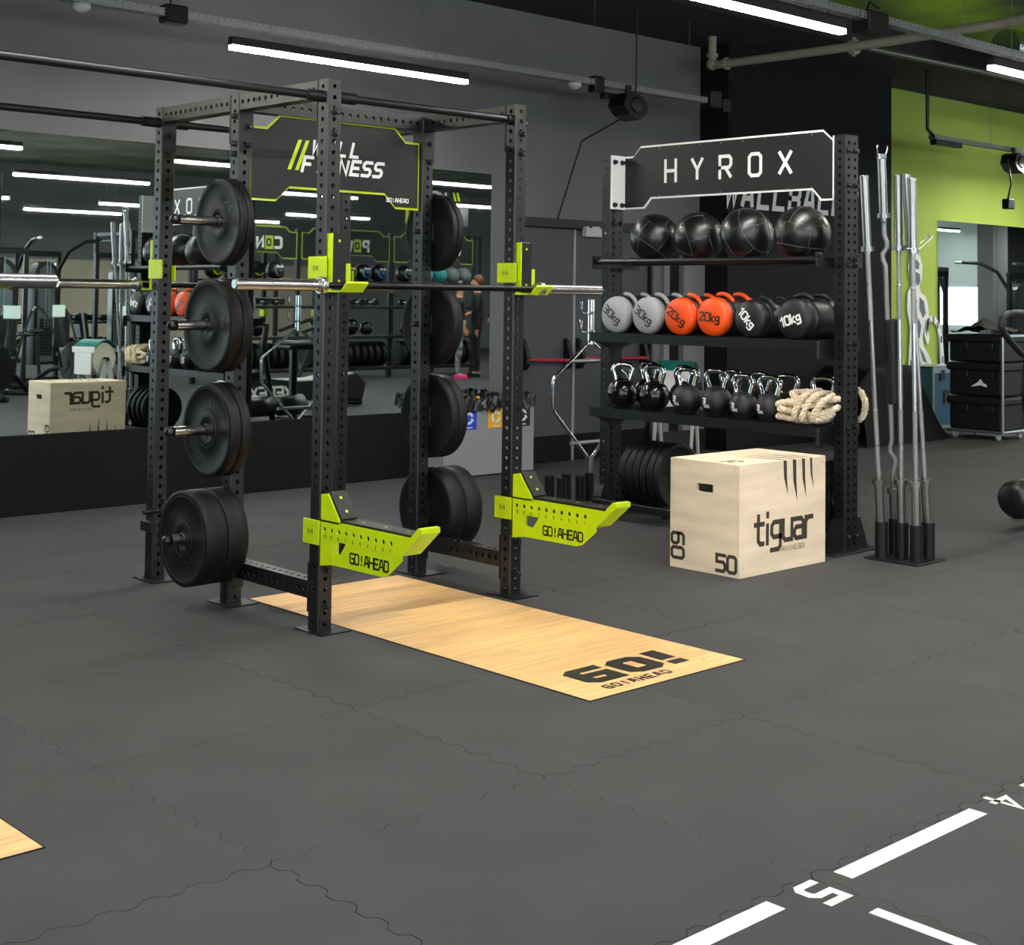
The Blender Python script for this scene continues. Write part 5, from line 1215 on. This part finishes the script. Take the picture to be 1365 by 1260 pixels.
# medicine balls with coloured labels
def mball(x, z, r, m, lab, grp, y=RYB, name='medicine_ball', mm='leather'):
    t = root(name, (x, y, z), lab, 'ball', grp)
    b = MB(); b.ball((x, y, z), r, 22); b.build('shell', mm, t)
    if m:
        b = MB(); b.slathe([(.001, .0), (r*.5, -.0), (r*.62, -.012)], (x, y+r*.8, z), Y_, 16)
        for i, p in enumerate(b.v):
            d = Vector((p.x-x, 0, p.z-z)); b.v[i] = Vector((p.x, y+math.sqrt(max(0, (r*1.006)**2-d.length_squared)), p.z))
        b.build('label_disc', m, t)
        b = MB(); b.quad((x+r*.4, y+r*.94, z+r*.35), (x-r*.4, y+r*.94, z+r*.35), (x-r*.35, y+r*.82, z+r*.55), (x+r*.35, y+r*.82, z+r*.55)); b.build('label_bar', 'grey_print', t)
for x, m, lab in ((12.35, 'lime_dark', 'with a lime label, first in the first bay'), (12.75, 'lime_dark', 'with a lime label, second in the first bay'), (13.15, 'lime_dark', 'with a lime label, third in the first bay'), (13.55, 'decal_dark', 'with a grey label in the first bay'),
                  (14.4, 'decal_dark', 'with a grey label in the middle bay'), (14.75, 'lime_dark', 'with a lime label starting the middle bay'), (15.08, 'lime_dark', 'with a lime label beside the blue labelled ones'), (15.4, 'blue_ball', 'with a blue label beside the lime ones'), (15.75, 'blue_ball', 'with a blue label by the bay post'),
                  (16.35, 'decal_dark', 'with a grey label behind the people')):
    mball(x, 1.885, .165, m, 'black medicine ball on the mirrored rack '+lab.replace('beside the blue labelled ones', 'beside the blue ones'), 'medicine balls of the mirrored rack')
for i, (x, m) in enumerate(((16.85, 'teal_ball'), (17.2, 'teal_ball'), (17.5, 'grey_ball'), (17.8, 'grey_ball'))):
    mball(x, 1.885, .15, None, '%s ball on the mirrored rack rail, %s by the people' % ('teal' if i < 2 else 'grey', ['first', 'second', 'first', 'second'][i]), 'coloured balls of the mirrored rack', mm=m, name='exercise_ball')
for i, (x, r) in enumerate(((14.5, .1), (14.8, .12), (15.15, .15), (15.5, .125), (16.4, .12), (12.6, .12), (13.2, .14))):
    mball(x, .765+r, r, None, 'black slam ball on the third shelf of the mirrored rack, %s of its row' % ['second', 'third', 'fourth', 'fifth', 'last', 'first', 'bay-end'][i], 'slam balls of the mirrored rack', name='slam_ball', mm='kettle')
for bay, x0 in enumerate((12.15, 14.2, 16.2)):
    for i in range(11):
        x = x0+i*.155+random.uniform(0, .01)
        t = root('bumper_plate', (x, RYB, .2), 'black bumper plate on the mirrored rack, %s in the %s bay from the storage end' % (ORD[i], ORD[bay]), 'weight plate', 'bumper plates of the mirrored rack')
        b = MB(); b.slathe([(.03, 0), (.08, 0), (.2, .004), (.222, .006), (.222, .084), (.2, .088), (.08, .09), (.03, .09)], (x, RYB, .43), X_, 32); b.build('disc', 'plate', t)
for i, x in enumerate((14.7, 15.0, 15.3, 15.6, 13.3, 13.6, 16.4)):   # dumbbells on second shelf
    t = root('dumbbell', (x, RYB, 1.3), 'black dumbbell on the mirrored rack shelf, number %s of its bay' % ['one', 'two', 'three', 'four', 'one in the first bay', 'two in the first bay', 'one in the last bay'][i], 'dumbbell', 'dumbbells of the mirrored rack')
    b = MB(); b.cyl((x, RYB-.1, 1.36), (x, RYB+.1, 1.36), .016, 10); b.build('grip', 'steel', t)
    for s_ in (-1, 1): b = MB(); b.lathe([(.055, 0), (.062, .01), (.062, .07), (.05, .08)], (x, RYB+s_*.09, 1.36), Vector((0, s_, 0)), 12); b.build('head', 'cap', t)
# hanging sign
hs2 = root('hanging_sign', (16.3, -1.1, 3.2), 'dark hanging sign with lime slashes and white lettering seen in the mirror', 'sign')
b = MB(); b.box(15.5, 16.95, -1.13, -1.11, 2.75, 3.42, .003); b.build('panel', 'panel', hs2)
b = MB(); b.box(15.5, 15.56, -1.109, -1.105, 2.75, 3.42); b.build('edge_stripe', 'lime', hs2)
b = MB(); strokes(b, 'WELL', (16.45, -1.108, 3.14), -X_, Z_, .2, 1.4, .22); b.build('lettering', 'grey_print', hs2)
b = MB()
for q in (0, .09): b.quad((16.78-q, -1.107, 3.1), (16.74-q, -1.107, 3.1), (16.66-q, -1.107, 3.36), (16.70-q, -1.107, 3.36))
b.build('slashes', 'lime', hs2)
b = MB(); b.cyl((15.7, -1.12, 3.42), (15.7, -1.12, 4.3), .004, 6); b.cyl((16.8, -1.12, 3.42), (16.8, -1.12, 4.3), .004, 6); b.build('wire', 'wire', hs2)

# gym machines
def machine(x, y, yaw, label, H=2.25, arms=True, shroud=True):
    r = root('cable_machine', (x, y, 0), label, 'exercise machine')
    T = Matrix.Translation((x, y, 0)) @ Matrix.Rotation(yaw, 4, 'Z')
    def mb(): b = MB(); b.T = T; return b
    b = mb(); b.box(-.45, .45, -.04, .04, 0, .08, .01); b.box(-.04, .04, -.1, 1.2, 0, .07, .01); b.box(-.3, .3, 1.14, 1.22, 0, .07, .01); b.build('base_frame', 'frame2', r)
    for s_ in (-1, 1): b = mb(); b.box(s_*.4-.035, s_*.4+.035, -.035, .035, .08, H-.25, .008); b.build('upright', 'frame2', r)
    b = mb(); b.box(-.44, .44, -.04, .04, H-.25, H-.16, .01); b.build('top_beam', 'frame2', r)
    if shroud:
        b = mb(); pts = [(-.22, .3), (.22, .3)]+[(.22*math.cos(a), H-.55+.22*math.sin(a)) for a in [PI*i/12 for i in range(13)]]
        b.prism([(p[0], .05, p[1]) for p in pts], (0, .2, 0)); b.build('weight_shroud', 'cap', r)
        b = mb(); b.prism([(p[0]*.72, .251, .35+(p[1]-.3)*.93) for p in pts], (0, .004, 0)); b.build('shroud_front', 'decal_dark', r)
        b = mb()
        for k in range(12): b.box(-.12, .12, .256, .27, .45+.05*k, .49+.05*k)
        b.build('weight_stack', 'bolt', r)
    if arms:
        for s_ in (-1, 1):
            b = mb(); b.tube([(s_*.38, 0, H-.5), (s_*.42, .25, H-.15), (s_*.5, .55, H), (s_*.62, .85, H+.02)], .03, 10); b.build('arm', 'frame2', r)
            b = mb(); b.cyl((s_*.58, .75, H+.01), (s_*.66, .97, H+.02), .026, 10); b.build('grip', 'alu', r)
    b = mb(); b.box(-.17, .17, .75, 1.1, .45, .53, .02); b.box(-.03, .03, .9, .96, .05, .46); b.build('seat', 'leather', r)
    b = mb(); b.box(-.15, .15, .62, .69, .6, 1.15, .02); b.build('back_pad', 'leather', r)
    for s_ in (-1, 1): b = mb(); b.cyl((s_*.03, .3, H-.3), (s_*.03, .27, .9), .006, 6); b.build('cable', 'alu', r)
    return r
machine(8.9, -2.6, .2, 'black cable machine seen in the mirror at the far left', 2.3, False)
machine(10.1, -3.9, -.2, 'black cable machine with arms seen in the mirror above the exercise bike', 2.3)
machine(11.4, -3.6, .1, 'black cable machine seen in the mirror above the paper dispenser', 2.3, False)
machine(20.3, 6.2, PI+.5, 'black lifting machine with curved arms in the green wall mirror', 2.15)
machine(22.2, 7.0, PI+.3, 'black lifting machine with tall rounded shroud in the green wall mirror', 2.15)
machine(23.5, 4.6, PI-.2, 'black machine standing farther back in the green wall mirror', 2.3, False)
machine(25.0, 2.8, PI, 'black machine by the column in the green wall mirror', 2.3)
# power-rack like frame in the mirror
def rig_frame(x, y, w_, d_, H, label):
    r = root('squat_rack', (x, y, 0), label, 'power rack')
    pmx = post_mesh(.08, .08, H, [.04], [.04], 'frame2')
    for a in (0, w_):
        for c in (0, d_): link(pmx, 'post', r, (x+a, y+c, 0))
    for c in (0, d_): b = MB(); b.box(x+.08, x+w_, y+c+.01, y+c+.07, H-.08, H-.01, .004); b.build('beam', 'frame2', r)
    for a in (0, w_): b = MB(); b.box(x+a+.01, x+a+.07, y+.08, y+d_, H-.08, H-.01, .004); b.build('beam', 'frame2', r)
    for a in (0, w_): b = MB(); b.box(x+a-.01, x+a+.1, y+d_-.02, y+d_+.13, 1.05, 1.18, .004); b.build('lime_hook', 'lime', r)
    return r
rig_frame(15.2, -6.6, 1.2, 1.4, 2.6, 'black rack frame with lime hooks far behind in the mirror')
rig_frame(12.4, -6.6, 1.2, 1.4, 2.6, 'black rack frame behind the first bay in the mirror')
rig_frame(17.7, -4.4, 1.2, 1.3, 2.7, 'black rack frame behind the people in the mirror')
# exercise bike
def bike(x, y, yaw, label):
    r = root('exercise_bike', (x, y, 0), label, 'exercise bike'); T = Matrix.Translation((x, y, 0)) @ Matrix.Rotation(yaw, 4, 'Z')
    def mb(): b = MB(); b.T = T; return b
    b = mb(); b.lathe([(.05, -.05), (.3, -.05), (.32, -.03), (.32, .03), (.3, .05), (.05, .05)], (.42, 0, .42), Y_, 32); b.build('fan_housing', 'cap', r)
    b = mb(); b.tube([(.42+.33*math.cos(a), 0, .42+.33*math.sin(a)) for a in [2*PI*i/32 for i in range(32)]], .012, 6, True)
    for k in range(10): a = k*PI/5; b.tube([(.42+.05*math.cos(a), .055, .42+.05*math.sin(a)), (.42+.31*math.cos(a), .055, .42+.31*math.sin(a))], .006, 5)
    b.build('fan_guard', 'bolt', r)
    b = mb(); b.tube([(-.55, 0, .06), (-.1, 0, .3), (.42, 0, .42)], .035, 10); b.tube([(-.3, 0, .2), (-.38, 0, .85)], .028, 10); b.tube([(.3, 0, .4), (.12, 0, .95), (.1, 0, 1.1)], .03, 10); b.build('frame', 'frame2', r)
    for xx in (-.55, .72): b = mb(); b.cyl((xx, -.28, .04), (xx, .28, .04), .035, 12); b.build('stabiliser', 'frame2', r)
    for s_ in (-1, 1):
        b = mb(); b.lathe([(.02, -.02), (.06, -.02), (.06, .02), (.02, .02)], (.75, s_*.2, .06), Y_, 16); b.build('wheel', 'bolt', r)
        b = mb(); b.tube([(.25, s_*.12, .35), (.2, s_*.2, .8), (.02, s_*.24, 1.15), (-.12, s_*.24, 1.25)], .018, 10); b.build('lever', 'frame2', r)
        b = mb(); b.cyl((-.14, s_*.24, 1.26), (-.02, s_*.24, 1.19), .024, 10); b.build('grip', 'cap', r)
    b = mb(); b.slathe([(.001, 0), (.1, .01), (.12, .04), (.08, .07), (.001, .075)], (-.39, 0, .84), Z_, 18); b.build('saddle', 'leather', r)
    b = mb(); b.box(.03, .07, -.12, .12, 1.1, 1.28, .01); b.box(.025, .031, -.1, .1, 1.12, 1.26); b.build('console', 'screen', r)
bike(8.35, -.75, 2.4, 'black air bike seen in the mirror at the left edge')
bike(9.55, -2.0, 1.2, 'black air bike seen in the mirror beside the wooden box')
bike(10.1, -.7, 2.2, 'black air bike seen in the mirror behind the paper dispenser')
# dumbbell racks
for rx, ry, gl in ((10.9, -5.5, 'far left'), (12.6, -5.7, 'centre left')):
    r = root('dumbbell_rack', (rx, ry, 0), 'two-tier dumbbell rack seen in the mirror, %s one' % gl, 'dumbbell rack')
    for x in (rx-.75, rx+.75): b = MB(); b.prism([(x-.03, ry-.3, 0), (x-.03, ry+.3, 0), (x-.03, ry-.05, 1.1), (x-.03, ry-.2, 1.1)], (.06, 0, 0)); b.build('side_frame', 'frame2', r)
    for z, o_ in ((.55, .12), (.95, -.06)): b = MB(); b.box(rx-.75, rx+.75, ry+o_-.14, ry+o_+.14, z-.04, z, .004); b.build('shelf', 'frame2', r)
    for z, o_ in ((.55, .12), (.95, -.06)):
        for k in range(8):
            x = rx-.65+k*.185
            t = root('dumbbell', (x, ry+o_, z), 'round dumbbell, %s on the %s tier, %s rack' % (ORD[k], 'upper' if z > .7 else 'lower', gl), 'dumbbell', 'dumbbells of the two-tier racks')
            b = MB(); b.cyl((x, ry+o_-.09, z+.065), (x, ry+o_+.09, z+.065), .016, 8); b.build('grip', 'chrome', t)
            for s_ in (-1, 1): b = MB(); b.lathe([(.055, 0), (.062, .01), (.062, .06), (.05, .07)], (x, ry+o_+s_*.075, z+.065), Vector((0, s_, 0)), 14); b.build('head', 'kettle', t)
# treadmill with lettering
tm = root('treadmill', (10.1, 2.75, 0), 'curved black treadmill with white lettering on its side panel, seen in the mirror', 'treadmill')
b = MB(); pr2 = [(9.5, .12), (9.62, .34), (9.95, .42), (10.5, .36), (11.0, .36), (11.45, .44), (11.6, .3), (11.55, .1)]
b.prism([(x, 2.95, z) for x, z in pr2], (0, .05, 0)); b.prism([(x, 2.35, z) for x, z in pr2], (0, .05, 0)); b.build('side_panel', 'case_black', tm)
b = MB(); b.prism([(x, 2.42, z+.012) for x, z in pr2[1:6]]+[(11.4, 2.42, .3), (9.7, 2.42, .28)], (0, .5, 0)); b.build('belt', 'plastic_grey', tm)
b = MB(); strokes(b, 'XEBEX', (10.42, 3.0, .16), -X_, Z_, .14, 1.3, .1, gap=1.5); b.build('lettering', 'white', tm)
for yy in (2.4, 2.97):
    b = MB(); b.tube([(10.9, yy, .3), (11.2, yy, 1.0), (11.1, yy, 1.15), (10.6, yy, 1.0)], .025, 10); b.build('hand_rail', 'frame2', tm)
b = MB(); b.box(11.1, 11.15, 2.45, 2.93, 1.05, 1.3, .01); b.build('console', 'cap', tm)
for xx in (9.6, 11.5): b = MB(); b.cyl((xx, 2.35, .06), (xx, 3.0, .06), .05, 12); b.build('foot', 'cap', tm)

# ------------------------------------------------------------ people seen in the mirror
def person(x, y, H, yaw, shirt, trouser, shoe, hair, label, cap=False, pose=0):
    r = root('person', (x, y, 0), label, 'person'); k = H/1.75
    vs = []; es = []; rad = []
    def V(p, ra, par=None):
        vs.append(tuple(c*k for c in p)); rad.append((ra*k, (ra if not isinstance(ra, tuple) else ra)*k)); i = len(vs)-1
        if par is not None: es.append((par, i))
        return i
    pel = V((0, 0, .96), .135); ch0 = V((0, .0, 1.12), .115, pel); ch = V((0, .01, 1.28), .135, ch0); sh = V((0, 0, 1.42), .10, ch); nk = V((0, .0, 1.5), .055, sh); h1 = V((0, .02, 1.58), .075, nk); h2 = V((0, .015, 1.67), .088, h1); h3 = V((0, .0, 1.72), .06, h2)
    for s_ in (-1, 1):
        hp = V((s_*.09, 0, .88), .095, pel); kn = V((s_*.10, .02, .5), .062, hp); ca = V((s_*.10, -.01, .32), .056, kn); an = V((s_*.10, -.01, .09), .038, ca); V((s_*.10, .1, .04), .035, an)
        so = V((s_*.17, 0, 1.41), .058, sh); el = V((s_*.22, -.02 if pose == 0 else .02, 1.14), .043, so)
        wr = V((s_*.20, .1, .93), .030, el) if pose == 0 else V((s_*.10, .22, 1.06), .030, el)
        d = Vector((0, .02, -.07)) if pose == 0 else Vector((-s_*.05, .05, .01))
        wp_ = Vector(vs[wr])/k; pa = V(tuple(wp_+d), .028, wr)
        for q in range(4):
            off = Vector((0, (q-1.5)*.017, 0)) if pose == 0 else Vector((0, 0, (q-1.5)*.017)); f1 = V(tuple(wp_+d*1.5+off), .0095, pa); V(tuple(wp_+d*(2.2-.1*abs(q-1.5))+off*1.1+Vector((-s_*.01, .005, 0))), .008, f1)
        t1 = V(tuple(wp_+d*.7+Vector((-s_*.01, .035, .0))), .010, wr); V(tuple(wp_+d*1.4+Vector((-s_*.015, .045, 0))), .009, t1)
    me = bpy.data.meshes.new('body'); me.from_pydata(vs, es, []); ob = bpy.data.objects.new('body', me); C.objects.link(ob)
    sk = ob.modifiers.new('s', 'SKIN'); ss = ob.modifiers.new('u', 'SUBSURF'); ss.levels = 2; ss.render_levels = 2
    for i, sv in enumerate(me.skin_vertices[0].data): sv.radius = rad[i]; sv.use_root = (i == 0)
    dg = bpy.context.evaluated_depsgraph_get(); me2 = bpy.data.meshes.new_from_object(ob.evaluated_get(dg)); bpy.data.objects.remove(ob)
    for m_ in ('skin', shirt, trouser): me2.materials.append(M[m_])
    for p in me2.polygons:
        c = p.center/k; p.use_smooth = True
        arm = abs(c.x) > .165 or (pose and c.y > .12 and c.z > .9)
        if c.z > 1.47: p.material_index = 0
        elif c.z > .98 and not (arm and (c.z < 1.2 if pose == 0 else c.y > .1)): p.material_index = 1
        elif arm and c.z > .7: p.material_index = 0
        else: p.material_index = 2 if c.z > .1 else 0
    body = bpy.data.objects.new('body', me2); C.objects.link(body); body.parent = r; body.rotation_euler.z = yaw
    T = Matrix.Translation((x, y, 0)) @ Matrix.Rotation(yaw, 4, 'Z') @ Matrix.Scale(k, 4)
    def mb(): b = MB(); b.T = T; return b
    b = mb(); b.ball((0, -.012, 1.675), .098, 20, (.86, 1.0, 1.12)); b.build('hair', hair, r)
    b = mb(); b.ball((0, .03, 1.625), .082, 20, (.82, .95, 1.15)); b.build('face', 'skin', r)
    b = mb(); b.slathe([(.012, 0), (.016, .02), (.004, .045)], (0, .105, 1.6), (0, .35, 1), 10); b.build('nose', 'skin', r)
    for s_ in (-1, 1):
        b = mb(); b.ball((s_*.028, .1, 1.638), .010, 10); b.build('eye', 'white', r)
        b = mb(); b.ball((s_*.072, .02, 1.625), .02, 10, (.4, .8, 1.3)); b.build('ear', 'skin', r)
        b = mb(); b.ball((s_*.10, .045, .045), .05, 16, (.95, 2.5, .85)); b.box(s_*.10-.045, s_*.10+.045, -.07, .165, .0, .018, .005); b.build('shoe', shoe, r)
    b = mb(); b.box(-.022, .022, .098, .108, 1.575, 1.583, .002); b.build('mouth', 'red', r)
    if cap:
        b = mb(); b.ball((0, 0, 1.69), .104, 20, (.88, 1.0, .95)); b.box(-.07, .07, .06, .17, 1.685, 1.70, .006); b.build('cap', 'cap', r)
        b = mb(); b.tube([(0, -.09, 1.66), (0, -.14, 1.55), (0, -.13, 1.4)], [.03, .035, .012], 8); b.build('ponytail', hair, r)
        b = mb(); b.lathe([(.125, 0), (.135, .02), (.135, .06), (.125, .08)], (0, 0, .98), Z_, 20); b.build('waist_belt', 'plastic_grey', r)
    return r
person(16.75, -1.1, 1.74, -.9, 'shirt', 'camo', 'pink', 'hair', 'person in black tee, camouflage leggings and pink shoes standing seen in the mirror', True)
person(17.42, -1.35, 1.86, 2.3, 'trouser', 'trouser', 'cap', 'hair', 'person in dark clothes with short reddish hair facing away in the mirror', False, 1)
person(17.62, -.95, 1.68, 1.4, 'trouser', 'trouser', 'cap', 'hair', 'person in black flared trousers at the mirror edge, hands held in front', False, 1)
